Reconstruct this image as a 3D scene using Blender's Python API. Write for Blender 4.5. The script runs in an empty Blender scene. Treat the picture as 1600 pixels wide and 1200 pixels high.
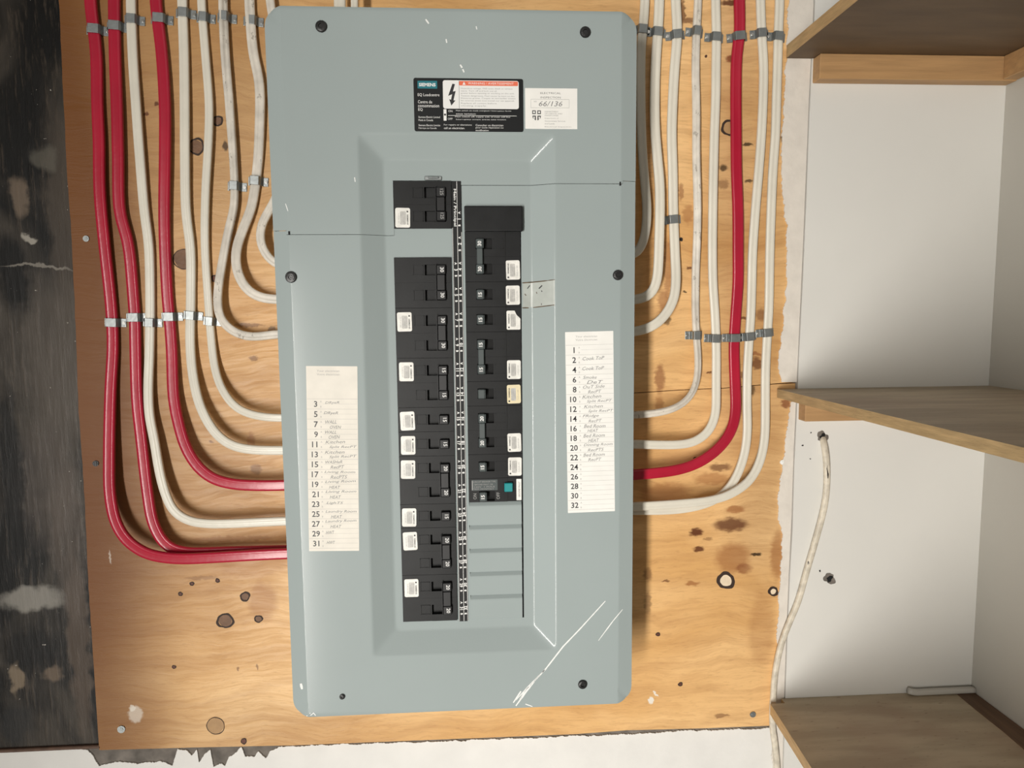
import bpy, bmesh, math, random
from mathutils import Vector
R_ = random.Random(7)
S = bpy.context.scene
COL = S.collection
# ------------------------------------------------------------------ camera
CAM = (0.196180, -0.831049, -0.304447)
YAW, PIT, ROL, FPX = 0.061313, 0.098062, -0.009414, 1091.385
_f = Vector((math.sin(YAW)*math.cos(PIT), math.cos(YAW)*math.cos(PIT), -math.sin(PIT)))
_r = Vector((math.cos(YAW), -math.sin(YAW), 0)); _u = _r.cross(_f)
_r, _u = math.cos(ROL)*_r+math.sin(ROL)*_u, -math.sin(ROL)*_r+math.cos(ROL)*_u
cd = bpy.data.cameras.new('camera'); cam = bpy.data.objects.new('camera', cd); COL.objects.link(cam)
from mathutils import Matrix
m3 = Matrix((_r, _u, -_f)).transposed()
cam.matrix_world = Matrix.Translation(CAM) @ m3.to_4x4()
cd.sensor_fit = 'HORIZONTAL'; cd.sensor_width = 36; cd.lens = 36*FPX/1600; cd.clip_start = 0.01
S.camera = cam
# ------------------------------------------------------------------ light and exposure
S.view_settings.view_transform = 'Standard'; S.view_settings.look = 'None'
S.view_settings.gamma = 1; S.view_settings.use_curve_mapping = False
S.view_settings.exposure = 0.13
W_ = bpy.data.worlds.new('room'); S.world = W_; W_.use_nodes = True
W_.node_tree.nodes['Background'].inputs[0].default_value = (1.0, 0.93, 0.82, 1)
W_.node_tree.nodes['Background'].inputs[1].default_value = 0.135
def lamp(name, typ, loc, aim, power, col, **kw):
    d = bpy.data.lights.new(name, typ); d.energy = power; d.color = col
    for k, v in kw.items(): setattr(d, k, v)
    o = bpy.data.objects.new(name, d); COL.objects.link(o); o.location = loc
    o.rotation_euler = (Vector(aim)-Vector(loc)).to_track_quat('-Z', 'Y').to_euler(); return o
k_ = lamp('doorway_light', 'AREA', (-0.68, -2.40, -1.08), (0.36, 0, -0.62), 8.6, (1.0, 0.96, 0.90), shape='RECTANGLE', size=0.19, size_y=1.95)
k_.data.spread = math.radians(54)
lamp('overhead_fill', 'AREA', (0.5, -2.2, 1.0), (0.4, 0, -0.4), 2.5, (1.0, 0.95, 0.88), shape='RECTANGLE', size=1.6, size_y=0.8)  # soft overhead fill, added to lift the ambient light
# ------------------------------------------------------------------ helpers
def at(px, py, y=0.0):
    d = _f + _r*((px-800)/FPX) - _u*((py-600)/FPX)
    t = (y-CAM[1])/d.y
    return Vector(CAM)+d*t
def lin(c):
    return tuple(((v/255)/12.92 if v <= 10 else (((v/255)+0.055)/1.055)**2.4) for v in c)+(1,)
def mat(name, col, rough=0.5, metal=0.0, spec=0.5, bump=0, bscale=200, var=0, vscale=30, emit=None, stretch=None):
    m = bpy.data.materials.new(name); m.use_nodes = True; nt = m.node_tree; b = nt.nodes['Principled BSDF']
    b.inputs['Base Color'].default_value = col; b.inputs['Roughness'].default_value = rough
    b.inputs['Metallic'].default_value = metal; b.inputs['Specular IOR Level'].default_value = spec
    tc = nt.nodes.new('ShaderNodeTexCoord'); src = tc.outputs['Object']
    if stretch:
        mp = nt.nodes.new('ShaderNodeMapping'); mp.inputs['Scale'].default_value = stretch
        nt.links.new(src, mp.inputs[0]); src = mp.outputs[0]
    if var:
        n = nt.nodes.new('ShaderNodeTexNoise'); n.inputs['Scale'].default_value = vscale; n.inputs['Detail'].default_value = 5
        nt.links.new(src, n.inputs[0])
        mx = nt.nodes.new('ShaderNodeMix'); mx.data_type = 'RGBA'
        mr = nt.nodes.new('ShaderNodeMapRange'); mr.inputs[1].default_value = 0.3; mr.inputs[2].default_value = 0.7
        nt.links.new(n.outputs[0], mr.inputs[0]); nt.links.new(mr.outputs[0], mx.inputs[0])
        mx.inputs[6].default_value = tuple(c*(1-var) for c in col[:3])+(1,)
        mx.inputs[7].default_value = tuple(min(1, c*(1+var)) for c in col[:3])+(1,)
        nt.links.new(mx.outputs[2], b.inputs['Base Color'])
    if bump:
        n = nt.nodes.new('ShaderNodeTexNoise'); n.inputs['Scale'].default_value = bscale; n.inputs['Detail'].default_value = 3
        nt.links.new(src, n.inputs[0])
        bp = nt.nodes.new('ShaderNodeBump'); bp.inputs['Strength'].default_value = bump; bp.inputs['Distance'].default_value = 0.001
        nt.links.new(n.outputs[0], bp.inputs['Height']); nt.links.new(bp.outputs[0], b.inputs['Normal'])
    return m
class NT:
    """small node-graph helper for painted-on wear, stains and some shade of a real shape"""
    def __init__(s, m):
        s.nt = m.node_tree; s.N = s.nt.nodes; s.L = s.nt.links
        s.tc = s.N.new('ShaderNodeTexCoord').outputs['Object']
    def node(s, t, **k):
        n = s.N.new(t)
        for a, b in k.items(): setattr(n, a, b)
        return n
    def math(s, op, a, b=None, c=None):
        n = s.node('ShaderNodeMath', operation=op)
        for i, v in enumerate((a, b, c)):
            if v is None: continue
            if isinstance(v, (int, float)): n.inputs[i].default_value = v
            else: s.L.new(v, n.inputs[i])
        return n.outputs[0]
    def noise(s, scale, det=4, stretch=(1, 1, 1), src=None, dist=0.0, rough=0.5, off=(0, 0, 0)):
        mp = s.node('ShaderNodeMapping'); mp.inputs['Scale'].default_value = stretch; mp.inputs['Location'].default_value = off
        s.L.new(src or s.tc, mp.inputs[0])
        n = s.node('ShaderNodeTexNoise'); n.inputs['Scale'].default_value = scale; n.inputs['Detail'].default_value = det
        n.inputs['Distortion'].default_value = dist; n.inputs['Roughness'].default_value = rough
        s.L.new(mp.outputs[0], n.inputs[0]); return n
    def rng(s, v, a, b, c=0.0, d=1.0):
        n = s.node('ShaderNodeMapRange', interpolation_type='SMOOTHSTEP')
        s.L.new(v, n.inputs[0])
        for i, q in enumerate((a, b, c, d)): n.inputs[i+1].default_value = q
        return n.outputs[0]
    def mix(s, fac, a, b):
        n = s.node('ShaderNodeMix', data_type='RGBA')
        for i, v in ((0, fac), (6, a), (7, b)):
            if isinstance(v, (int, float)): n.inputs[i].default_value = v
            elif isinstance(v, tuple): n.inputs[i].default_value = v
            else: s.L.new(v, n.inputs[i])
        return n.outputs[2]
    def blob(s, warp, px, py, rx, ry, y=0.0, soft=0.35, rot=0):
        """mask of one stain or painted-in shade, at its place on the board, ragged by the warp"""
        c = at(px, py, y); k = 0.000762
        mp = s.node('ShaderNodeMapping', vector_type='TEXTURE')
        mp.inputs['Location'].default_value = (c.x, 0, c.z); mp.inputs['Rotation'].default_value = (0, rot, 0)
        mp.inputs['Scale'].default_value = (rx*k, 1000, ry*k)
        s.L.new(warp, mp.inputs[0])
        l = s.node('ShaderNodeVectorMath', operation='LENGTH'); s.L.new(mp.outputs[0], l.inputs[0])
        return s.rng(l.outputs['Value'], 1+soft, 1-soft, 0, 1)
    def warp(s, amp, scale, stretch=(1, 1, 1)):
        n = s.noise(scale, 4, stretch)
        a = s.node('ShaderNodeVectorMath', operation='SUBTRACT'); s.L.new(n.outputs['Color'], a.inputs[0]); a.inputs[1].default_value = (.5, .5, .5)
        b = s.node('ShaderNodeVectorMath', operation='SCALE'); s.L.new(a.outputs[0], b.inputs[0]); b.inputs['Scale'].default_value = amp
        c = s.node('ShaderNodeVectorMath', operation='ADD'); s.L.new(s.tc, c.inputs[0]); s.L.new(b.outputs[0], c.inputs[1])
        return c.outputs[0]
    def bump(s, h, strength, dist=0.001):
        bp = s.node('ShaderNodeBump'); bp.inputs['Strength'].default_value = strength; bp.inputs['Distance'].default_value = dist
        s.L.new(h, bp.inputs['Height']); s.L.new(bp.outputs[0], s.N['Principled BSDF'].inputs['Normal'])
class MB:
    def __init__(s): s.v = []; s.f = []; s.m = []
    def add(s, vs, fs, mi=0):
        k = len(s.v); s.v += [tuple(p) for p in vs]; s.f += [tuple(i+k for i in f) for f in fs]; s.m += [mi]*len(fs); return s
    def box(s, x0, x1, y0, y1, z0, z1, bev=0.0, mi=0, seg=1):
        x0, x1 = sorted((x0, x1)); y0, y1 = sorted((y0, y1)); z0, z1 = sorted((z0, z1))
        bm = bmesh.new(); bmesh.ops.create_cube(bm, size=1)
        for p in bm.verts: p.co = Vector(((x0+x1)/2+p.co.x*(x1-x0), (y0+y1)/2+p.co.y*(y1-y0), (z0+z1)/2+p.co.z*(z1-z0)))
        if bev: bmesh.ops.bevel(bm, geom=bm.edges[:], offset=bev, segments=seg, affect='EDGES', profile=0.6)
        return s.bm(bm, mi)
    def bm(s, bm, mi=0):
        bm.verts.index_update()
        s.add([p.co[:] for p in bm.verts], [[p.index for p in f.verts] for f in bm.faces], mi); bm.free(); return s
    def prism(s, pts, y0, y1, mi=0, axis='y'):
        """polygon of (x,z) [axis y] or (x,y) [axis z], extruded"""
        n = len(pts); P = (lambda a, b, c: (a, c, b)) if axis == 'y' else (lambda a, b, c: (a, b, c))
        vs = [P(a, b, y0) for a, b in pts]+[P(a, b, y1) for a, b in pts]
        fs = [list(range(n)), list(range(2*n-1, n-1, -1))]+[(i, (i+1) % n, (i+1) % n+n, i+n) for i in range(n)]
        return s.add(vs, fs, mi)
    def build(s, name, mats, parent=None, smooth=False, recalc=True, label=None):
        me = bpy.data.meshes.new(name); me.from_pydata(s.v, [], s.f)
        mats = mats if isinstance(mats, (list, tuple)) else [mats]
        for m in mats: me.materials.append(m)
        me.polygons.foreach_set('material_index', s.m)
        if recalc:
            bm = bmesh.new(); bm.from_mesh(me); bmesh.ops.recalc_face_normals(bm, faces=bm.faces[:]); bm.to_mesh(me); bm.free()
        if smooth: me.polygons.foreach_set('use_smooth', [True]*len(me.polygons))
        me.update()
        o = bpy.data.objects.new(name, me); COL.objects.link(o)
        if parent is not None:
            o.parent = parent; bpy.context.view_layer.update() if False else None
            w = parent
            off = Vector((0, 0, 0))
            while w is not None: off += Vector(w.location); w = w.parent
            o.location = -off
        if label: o['label'] = label
        return o
def tag(o, label, cat, group=None):
    o['label'] = label; o['category'] = cat
    if group: o['group'] = group
    return o
def struct(o): o['kind'] = 'structure'; return o
def empty(name, loc, label, cat, group=None):
    o = bpy.data.objects.new(name, None); COL.objects.link(o); o.location = loc; o.empty_display_size = 0.02
    return tag(o, label, cat, group)
# lettering -> flat mesh from the built-in font
_tc = {}
def glyphs(s, bold, shear):
    k = (s, bold, shear)
    if k not in _tc:
        c = bpy.data.curves.new('t', 'FONT'); c.body = s; c.size = 1; c.offset = bold; c.shear = shear
        c.align_x = 'CENTER'; c.align_y = 'CENTER'; c.resolution_u = 2; c.space_line = 0.95
        o = bpy.data.objects.new('t', c); me = o.to_mesh()
        vs = [p.co.copy() for p in me.vertices]; fs = [tuple(p.vertices) for p in me.polygons]
        o.to_mesh_clear(); bpy.data.objects.remove(o); bpy.data.curves.remove(c)
        xs = [p.x for p in vs] or [0]; ys = [p.y for p in vs] or [0]
        _tc[k] = (vs, fs, min(xs), max(xs), min(ys), max(ys))
    return _tc[k]
def text(mb, s, u, v, size=None, width=None, rot=0.0, h=0.0, bold=0.0, shear=0.0, align='c', mi=0, org=(0, 0), base=-0.1, height=None, maxw=None):
    """lettering centred (or left aligned) at panel coordinates u,v (mm right, mm down); rot in degrees counter-clockwise"""
    vs, fs, x0, x1, y0, y1 = glyphs(s, bold, shear)
    sy = size if size else 1
    if height: sy = height/(y1-y0)
    sx = sy
    if width: sx = width/(x1-x0); sy = sy if (height or size) else sx
    if maxw and sx*(x1-x0) > maxw: sx = maxw/(x1-x0)
    cx = x0 if align == 'l' else (x0+x1)/2; cy = (y0+y1)/2
    a = math.radians(rot); ca, sa = math.cos(a), math.sin(a); out = []
    for p in vs:
        x, y = (p.x-cx)*sx, (p.y-cy)*sy
        X, Y = x*ca-y*sa, x*sa+y*ca
        out.append(((u+X)*.001, base-h*.001, (-v+Y)*.001))
    mb.add(out, fs, mi)
# ------------------------------------------------------------------ materials
M_panel = mat('grey_enamel', (0.325, 0.378, 0.376, 1), 0.6, spec=0.3, bump=0.05, bscale=420, var=0.03, vscale=6)
for k, v in (('Coat Weight', .30), ('Coat Roughness', .14), ('Coat IOR', 1.5)): M_panel.node_tree.nodes['Principled BSDF'].inputs[k].default_value = v
M_box = mat('grey_box', (0.36, 0.4, 0.39, 1), 0.5)
M_black = mat('black_plastic', (0.008, 0.0085, 0.009, 1), 0.45, spec=0.28, bump=0.05, bscale=900, var=0.3, vscale=60)
M_black2 = mat('black_toggle', (0.008, 0.008, 0.009, 1), 0.35)
M_toggle = mat('dark_grey_toggle', (0.07, 0.085, 0.085, 1), 0.35)
M_hole = mat('dark_recess', (0.004, 0.004, 0.004, 1), 0.8)
M_screw = mat('black_screw', (0.015, 0.015, 0.015, 1), 0.35, bump=0.2, bscale=700)
M_ink = mat('white_ink', (0.82, 0.82, 0.8, 1), 0.5)
M_inkg = mat('grey_ink', (0.32, 0.32, 0.31, 1), 0.5)
M_blk = mat('black_ink', (0.02, 0.02, 0.022, 1), 0.5)
M_pen = mat('pencil_grey', (0.22, 0.22, 0.22, 1), 0.6)
M_penl = mat('faint_pencil', (0.5, 0.5, 0.49, 1), 0.6)
M_rule = mat('rule_grey', (0.42, 0.41, 0.39, 1), 0.6)
M_paperL = mat('card_paper', (0.80, 0.76, 0.68, 1), 0.6, var=0.05, vscale=60)
M_paperR = mat('white_card', (0.86, 0.85, 0.81, 1), 0.6, var=0.03, vscale=60)
M_stick = mat('foil_sticker', (0.80, 0.79, 0.74, 1), 0.38, var=0.10, vscale=160)
M_stickg = mat('foil_print_tint', (0.52, 0.51, 0.48, 1), 0.4, var=0.15, vscale=200)
M_stickY = mat('yellowed_sticker', (0.80, 0.70, 0.46, 1), 0.45, var=0.08, vscale=120)
M_label = mat('black_label', (0.007, 0.008, 0.009, 1), 0.45, spec=.3)
M_teal = mat('teal_print', (0.01, 0.17, 0.21, 1), 0.4)
M_red = mat('orange_print', (0.80, 0.16, 0.08, 1), 0.45)
M_tealb = mat('teal_button', (0.01, 0.27, 0.28, 1), 0.35)
M_galv = mat('galvanised_steel', (0.30, 0.32, 0.32, 1), 0.42, metal=0.8, bump=0.12, bscale=300, var=0.12, vscale=120)
M_nail = mat('bright_nail', (0.6, 0.6, 0.58, 1), 0.25, metal=0.9)
M_cw = mat('white_sheath', (0.74, 0.70, 0.60, 1), 0.34, bump=0.22, bscale=160, var=0.05, vscale=25)
M_cwg = mat('grubby_sheath', (0.68, 0.63, 0.55, 1), 0.45, bump=0.3, bscale=150, var=0.16, vscale=60)
M_cr = mat('red_sheath', (0.42, 0.010, 0.035, 1), 0.28, bump=0.12, bscale=150, var=0.08, vscale=25)
M_cp = mat('painted_cable', (0.66, 0.60, 0.49, 1), 0.5, bump=0.6, bscale=220, var=0.22, vscale=120)
_g = NT(M_cp); _n = _g.noise(55, 4, (1.5, 1, .35), rough=.6)
_g.L.new(_g.mix(_g.rng(_n.outputs[0], .615, .64), M_cp.node_tree.nodes['Mix'].outputs[2], (0.03, 0.022, 0.018, 1)), _g.N['Principled BSDF'].inputs['Base Color'])
_g = NT(M_cwg); _n = _g.noise(130, 4, (1, 1, .6), rough=.7)
_g.L.new(_g.mix(_g.math('MULTIPLY', _g.rng(_n.outputs[0], .60, .66), .55), M_cwg.node_tree.nodes['Mix'].outputs[2], (0.16, 0.13, 0.10, 1)), _g.N['Principled BSDF'].inputs['Base Color'])
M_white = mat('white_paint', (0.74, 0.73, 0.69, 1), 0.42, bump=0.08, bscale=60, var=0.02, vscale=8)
M_side = mat('shade_greyed_white', (0.54, 0.52, 0.47, 1), 0.45, bump=0.08, bscale=60, var=0.02, vscale=8)  # white paint greyed so its colour carries the alcove's shade
M_strip = mat('skimmed_plaster', (0.74, 0.69, 0.62, 1), 0.7, bump=0.5, bscale=150, var=0.06, vscale=50)
M_skim = mat('white_skim', (0.78, 0.77, 0.74, 1), 0.6, bump=0.35, bscale=90, var=0.04, vscale=25)
M_paper = mat('torn_grey_paper', (0.17, 0.15, 0.13, 1), 0.85, bump=0.6, bscale=200, var=0.35, vscale=60)
M_brown = mat('brown_edge', (0.10, 0.055, 0.035, 1), 0.7, var=0.3, vscale=80)
M_pine = mat('pine_batten', (0.46, 0.27, 0.12, 1), 0.55, bump=0.25, bscale=60, var=0.14, vscale=14, stretch=(1, 6, 14))
M_plyedge = mat('ply_edge', (0.52, 0.36, 0.18, 1), 0.65, bump=0.5, bscale=150, var=0.18, vscale=40, stretch=(1, 1, 6))
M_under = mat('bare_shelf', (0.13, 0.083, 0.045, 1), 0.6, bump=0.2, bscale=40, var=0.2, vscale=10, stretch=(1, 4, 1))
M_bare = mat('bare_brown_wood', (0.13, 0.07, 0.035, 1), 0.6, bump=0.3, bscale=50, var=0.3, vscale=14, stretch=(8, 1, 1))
M_knot = mat('knot_ring', (0.035, 0.018, 0.011, 1), 0.7, bump=0.6, bscale=300)
M_plug = mat('knot_plug', (0.17, 0.085, 0.042, 1), 0.6, bump=0.5, bscale=250, var=0.2, vscale=90)
M_plugl = mat('light_knot_plug', (0.42, 0.25, 0.11, 1), 0.6, bump=0.4, bscale=150, var=0.1, vscale=90)
M_plugw = mat('white_knot_plug', (0.80, 0.66, 0.48, 1), 0.6, bump=0.4, bscale=150, var=0.08, vscale=90)
M_plugr = mat('red_knot', (0.12, 0.035, 0.018, 1), 0.6)
M_tape = mat('old_tape', (0.44, 0.47, 0.44, 1), 0.25, var=0.08, vscale=80)
M_grime = mat('brown_grime', (0.10, 0.07, 0.04, 1), 0.7, var=0.4, vscale=200)
M_scratch = mat('white_scratch', (0.85, 0.86, 0.84, 1), 0.6)

def shelf_top_mat():
    m = mat('worn_painted_shelf', (0.30, 0.26, 0.2, 1), 0.55); g = NT(m); b = g.N['Principled BSDF']
    a = g.noise(9, 5, (1, 5, 1)); c = g.mix(g.rng(a.outputs[0], .35, .68), lin((166, 150, 126)), lin((190, 175, 150)))
    st = g.noise(30, 5, (3, 14, 1), off=(3, 1, 0)); c = g.mix(g.math('MULTIPLY', g.rng(st.outputs[0], .64, .72), .5), c, lin((88, 66, 48)))
    st2 = g.noise(5, 3, (1, 1, 1), off=(7, 2, 0)); c = g.mix(g.math('MULTIPLY', g.rng(st2.outputs[0], .5, .7), .45), c, lin((160, 130, 108)))
    g.L.new(c, b.inputs['Base Color']); g.bump(a.outputs[0], .25); return m
M_shelf = shelf_top_mat()

def ply_mat():
    m = mat('plywood', (0.5, 0.28, 0.115, 1), 0.4, spec=0.28); g = NT(m); b = g.N['Principled BSDF']
    wq = g.warp(0.05, 6)                                   # slow drift of the grain
    big = g.noise(3.2, 4, (1, 1, 2.2), src=wq, dist=0.6)
    grain = g.noise(26, 7, (0.6, 1, 7), src=wq, dist=0.9, rough=.6)
    fine = g.noise(95, 6, (0.9, 1, 7), src=wq, rough=.65)
    figure = g.node('ShaderNodeTexWave', wave_type='BANDS', bands_direction='Z')
    figure.inputs['Scale'].default_value = 9; figure.inputs['Distortion'].default_value = 9; figure.inputs['Detail'].default_value = 3
    figure.inputs['Detail Scale'].default_value = 1.2
    mp = g.node('ShaderNodeMapping'); mp.inputs['Scale'].default_value = (.35, 1, 1); g.L.new(wq, mp.inputs[0]); g.L.new(mp.outputs[0], figure.inputs[0])
    c = g.mix(g.rng(big.outputs[0], .3, .7), lin((216, 168, 108)), lin((242, 200, 143)))
    c = g.mix(g.math('MULTIPLY', g.rng(grain.outputs[0], .42, .66), .24), c, lin((176, 124, 74)))
    c = g.mix(g.math('MULTIPLY', g.rng(figure.outputs[1], .55, 1.0), .14), c, lin((152, 100, 56)))
    c = g.mix(g.math('MULTIPLY', g.rng(fine.outputs[0], .52, .68), .20), c, lin((138, 92, 54)))
    for px, py, rx, ry, k in ((110, 500, 110, 900, .95), (300, 150, 170, 260, .45), (330, 1160, 260, 60, .2), (260, 760, 170, 200, .42), (1160, 300, 70, 330, .28), (1190, 700, 50, 200, .3)):
        c = g.mix(g.math('MULTIPLY', g.blob(wq, px, py, rx, ry, soft=.6), k), c, lin((112, 66, 28)))
    w = g.warp(0.010, 110, (1, 1, 2)); ws = g.warp(0.006, 220)
    dark = lin((92, 46, 26)); black = lin((28, 18, 12)); tan = lin((150, 92, 48)); red = lin((120, 58, 32))
    for px, py, rx, ry, col, k, wp in (
        (1031, 592, 8, 22, red, .6, w), (1030, 632, 8, 12, tan, .5, w), (1182, 568, 9, 9, dark, .75, w), (1180, 553, 12, 3, red, .6, w),
        (1228, 630, 8, 7, red, .75, w), (1125, 730, 18, 6, dark, .7, w), (1112, 748, 28, 10, tan, .5, w), (1040, 772, 40, 18, tan, .55, w),  # the two tan patches paint in the shade between the cables
        (1148, 796, 15, 6, tan, .7, w), (1142, 820, 27, 11, dark, .85, w), (1088, 832, 11, 7, dark, .95, w), (1092, 858, 9, 5, dark, .9, w),
        (1106, 842, 8, 2.5, dark, .5, w), (1181, 866, 9, 3, black, .9, ws), (1145, 872, 28, 25, tan, .6, w), (1162, 888, 13, 9, red, .55, w),
        (1216, 868, 13, 40, tan, .6, w), (1040, 908, 7, 1.6, dark, .7, ws), (1082, 912, 12, 4, tan, .7, w), (1012, 897, 7, 11, dark, .5, w),
        (1012, 942, 6, 18, dark, .4, w), (1066, 18, 4, 18, dark, .75, w), (1076, 32, 9, 4, dark, .7, w), (1142, 5, 16, 4, dark, .9, ws),
        (1142, 92, 8, 5, red, .85, ws), (1168, 226, 8, 2.5, black, .85, ws), (1130, 262, 6, 5, black, .8, ws), (1170, 283, 6, 2.5, black, .8, ws),
        (1130, 288, 9, 7, dark, .5, ws), (1225, 216, 5, 9, black, .95, ws), (1064, 300, 4, 13, red, .5, w), (1075, 335, 8, 14, tan, .5, w),
        (1044, 420, 6, 45, red, .45, w), (1078, 419, 6, 2, dark, .8, ws), (1042, 500, 6, 7, black, .7, ws), (1037, 470, 9, 16, red, .5, w),
        (1070, 456, 3, 1.5, black, .8, ws), (1190, 492, 9, 9, dark, .5, ws), (1163, 497, 8, 1.6, dark, .8, ws), (1108, 582, 5, 1.5, dark, .8, ws),
        (1176, 610, 4, 8, black, .7, ws), (1160, 586, 3, 6, dark, .7, ws),
        (388, 508, 22, 3, dark, .55, ws), (425, 514, 6, 4, black, .6, ws), (396, 560, 7, 4, dark, .6, ws), (400, 733, 8, 8, dark, .5, ws),
        (245, 162, 3.5, 3, dark, .85, ws), (228, 178, 4, 2.5, dark, .85, ws), (290, 405, 15, 15, tan, .6, w), (335, 435, 5, 6, dark, .8, ws),
        (352, 228, 4, 7, black, .8, ws), (330, 690, 4, 2, dark, .6, ws), (395, 880, 60, 24, tan, .35, w), (315, 903, 25, 3, dark, .35, ws),
        (360, 842, 70, 4, tan, .4, w), (410, 940, 22, 30, tan, .45, w), (1190, 985, 22, 60, tan, .3, w), (1128, 1118, 12, 3, dark, .55, w),
        (402, 1042, 2, 5, dark, .6, ws), (372, 1045, 2, 4, dark, .6, ws), (392, 690, 6, 14, tan, .5, ws)):
        c = g.mix(g.math('MULTIPLY', g.blob(wp, px, py, rx, ry), k), c, col)
    for px, py, rx, ry, k in ((212, 1116, 11, 14, .5), (207, 1106, 5, 5, .6), (1017, 1094, 5, 6, .95), (1024, 1084, 6, 1.6, .9), (172, 870, 1.5, 10, .4)):
        c = g.mix(g.math('MULTIPLY', g.blob(ws, px, py, rx, ry, soft=.2, rot=0.9 if ry == 1.6 else 0), k), c, lin((232, 226, 214)))
    g.L.new(c, b.inputs['Base Color'])
    h = g.math('ADD', g.math('MULTIPLY', fine.outputs[0], .6), g.math('MULTIPLY', grain.outputs[0], 1.2)); g.bump(h, .22)
    g.L.new(g.rng(grain.outputs[0], .3, .7, .32, .5), b.inputs['Roughness'])
    return m
M_ply = ply_mat()

def black_wall_mat():
    m = mat('blackened_board', (0.03, 0.028, 0.026, 1), 0.5, spec=0.25); g = NT(m); b = g.N['Principled BSDF']
    big = g.noise(7, 6, (1.2, 1, .8), dist=1.0, off=(.3, 0, .2)); fib = g.noise(60, 6, (3.2, 1, .35), rough=.7); sp = g.noise(190, 4)
    c = g.mix(g.rng(big.outputs[0], .38, .62), lin((10, 9, 8)), lin((66, 60, 53)))
    c = g.mix(g.math('MULTIPLY', g.rng(fib.outputs[0], .5, .7), .45), c, lin((98, 88, 78)))
    w = g.warp(0.03, 45, (1, 1, 1))
    for px, py, rx, ry, col, k in ((20, 425, 26, 55, (4, 4, 4), .95), (85, 560, 40, 120, (92, 84, 76), .5), (75, 760, 45, 90, (86, 78, 72), .5),
                                   (50, 935, 48, 16, (150, 146, 138), .75), (45, 1010, 50, 32, (12, 11, 11), .85), (28, 1060, 8, 30, (140, 124, 104), .7),
                                   (84, 1052, 14, 12, (120, 104, 88), .65), (125, 1000, 16, 140, (98, 84, 72), .55), (100, 330, 22, 140, (86, 76, 66), .5), (110, 850, 24, 120, (92, 82, 74), .5), (30, 310, 12, 26, (128, 112, 96), .6),
                                   (70, 245, 22, 16, (104, 100, 90), .5), (20, 720, 14, 120, (12, 12, 12), .8), (48, 372, 8, 5, (190, 184, 172), .6),
                                   (60, 418, 46, 2.5, (150, 144, 134), .6), (30, 1130, 26, 30, (34, 36, 38), .6)):
        c = g.mix(g.math('MULTIPLY', g.blob(w, px, py, rx, ry, y=.006), k), c, lin(col))
    c = g.mix(g.rng(sp.outputs[0], .735, .76), c, lin((190, 184, 174)))
    g.L.new(c, b.inputs['Base Color'])
    g.bump(g.math('ADD', fib.outputs[0], big.outputs[0]), .5)
    g.L.new(g.rng(fib.outputs[0], .3, .7, .55, .3), b.inputs['Roughness']); return m
M_bwall = black_wall_mat()
# ------------------------------------------------------------------ the setting
def X(px, py, y=0): return at(px, py, y).x
def Z(px, py, y=0): return at(px, py, y).z
wb = struct(MB().box(-0.9, 0.90, 0.012, 0.05, -1.35, 0.40).build('wall_back', M_paper))
zb = Z(60, 1166, .004)
bw = struct(MB().box(-0.9, -0.235, 0.004, 0.0119, zb, 0.40).build('wall_left', M_bwall))
struct(MB().box(-0.9, X(157, 1168, 0), 0.0, 0.0119, zb-.0045, zb-.0002, .001).build('trim_1', M_brown))
def jag(pts, amp, step=0.004, seed=1, normal=(0, 1)):
    rr = random.Random(seed); out = []
    for (a, b), (c, d) in zip(pts, pts[1:]):
        n = max(1, int(math.hypot(c-a, d-b)/step))
        for i in range(n):
            t = i/n; j = rr.uniform(-amp, amp)
            out.append((a+(c-a)*t+normal[0]*j, b+(d-b)*t+normal[1]*j))
    return out+[pts[-1]]
# white skim coat below the board with its torn top edge (grey paper shows through)
pp = [(0, 1172), (30, 1170), (118, 1170), (136, 1171), (145, 1180), (155, 1196), (180, 1190), (215, 1192), (250, 1189), (270, 1195), (274, 1182), (278, 1170), (292, 1172),
      (300, 1180), (308, 1171), (311, 1190), (320, 1178), (329, 1172), (334, 1198), (345, 1192), (352, 1196), (358, 1182), (366, 1178), (377, 1166), (383, 1180),
      (398, 1182), (404, 1174), (416, 1184), (422, 1174), (436, 1166), (470, 1165), (520, 1163), (580, 1161), (660, 1159), (1000, 1146), (1060, 1142), (1240, 1136)]
pl = [(at(a, b, .011).x, at(a, b, .011).z) for a, b in pp]; pl[0] = (-0.9, pl[0][1])
pl = jag(jag(pl, .0010, .006, 3), .0006, .0015, 9)
pl += [(0.72, pl[-1][1]), (0.72, -1.35), (-0.9, -1.35)]
MB().prism(pl, .0102, .0119).build('plaster_skim', M_skim, wb)
# boarding on the right: skimmed strip, seam, white panel, side wall
strip_px = [(1246, -330), (1240, -180), (1234, -60), (1232, 0), (1230, 60), (1226, 110), (1224, 170), (1219, 215), (1222, 265), (1223, 308), (1229, 352), (1228, 395), (1229, 445), (1224, 484), (1221, 527), (1215, 562), (1219, 585), (1221, 597)]
strip_px2 = [(1234, 628), (1231, 650), (1228, 690), (1223, 722), (1217, 760), (1214, 790), (1216, 812), (1222, 835), (1220, 870), (1218, 905), (1215, 960), (1214, 1010), (1209, 1060), (1207, 1100), (1207, 1210), (1207, 1300)]
seam_px = [(1291, -420), (1273, -60), (1270, 30), (1266, 100), (1262, 190), (1258, 300), (1252, 440), (1246, 560), (1243, 640), (1239, 725), (1236, 830), (1232, 900), (1228, 1000), (1225, 1085), (1222, 1200), (1219, 1300)]
def seam_x(z):
    P = [at(a, b, 0) for a, b in seam_px]
    for p, q in zip(P, P[1:]):
        if p.z >= z >= q.z: return p.x+(q.x-p.x)*(p.z-z)/(p.z-q.z)
    return P[0].x if z > P[0].z else P[-1].x
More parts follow.
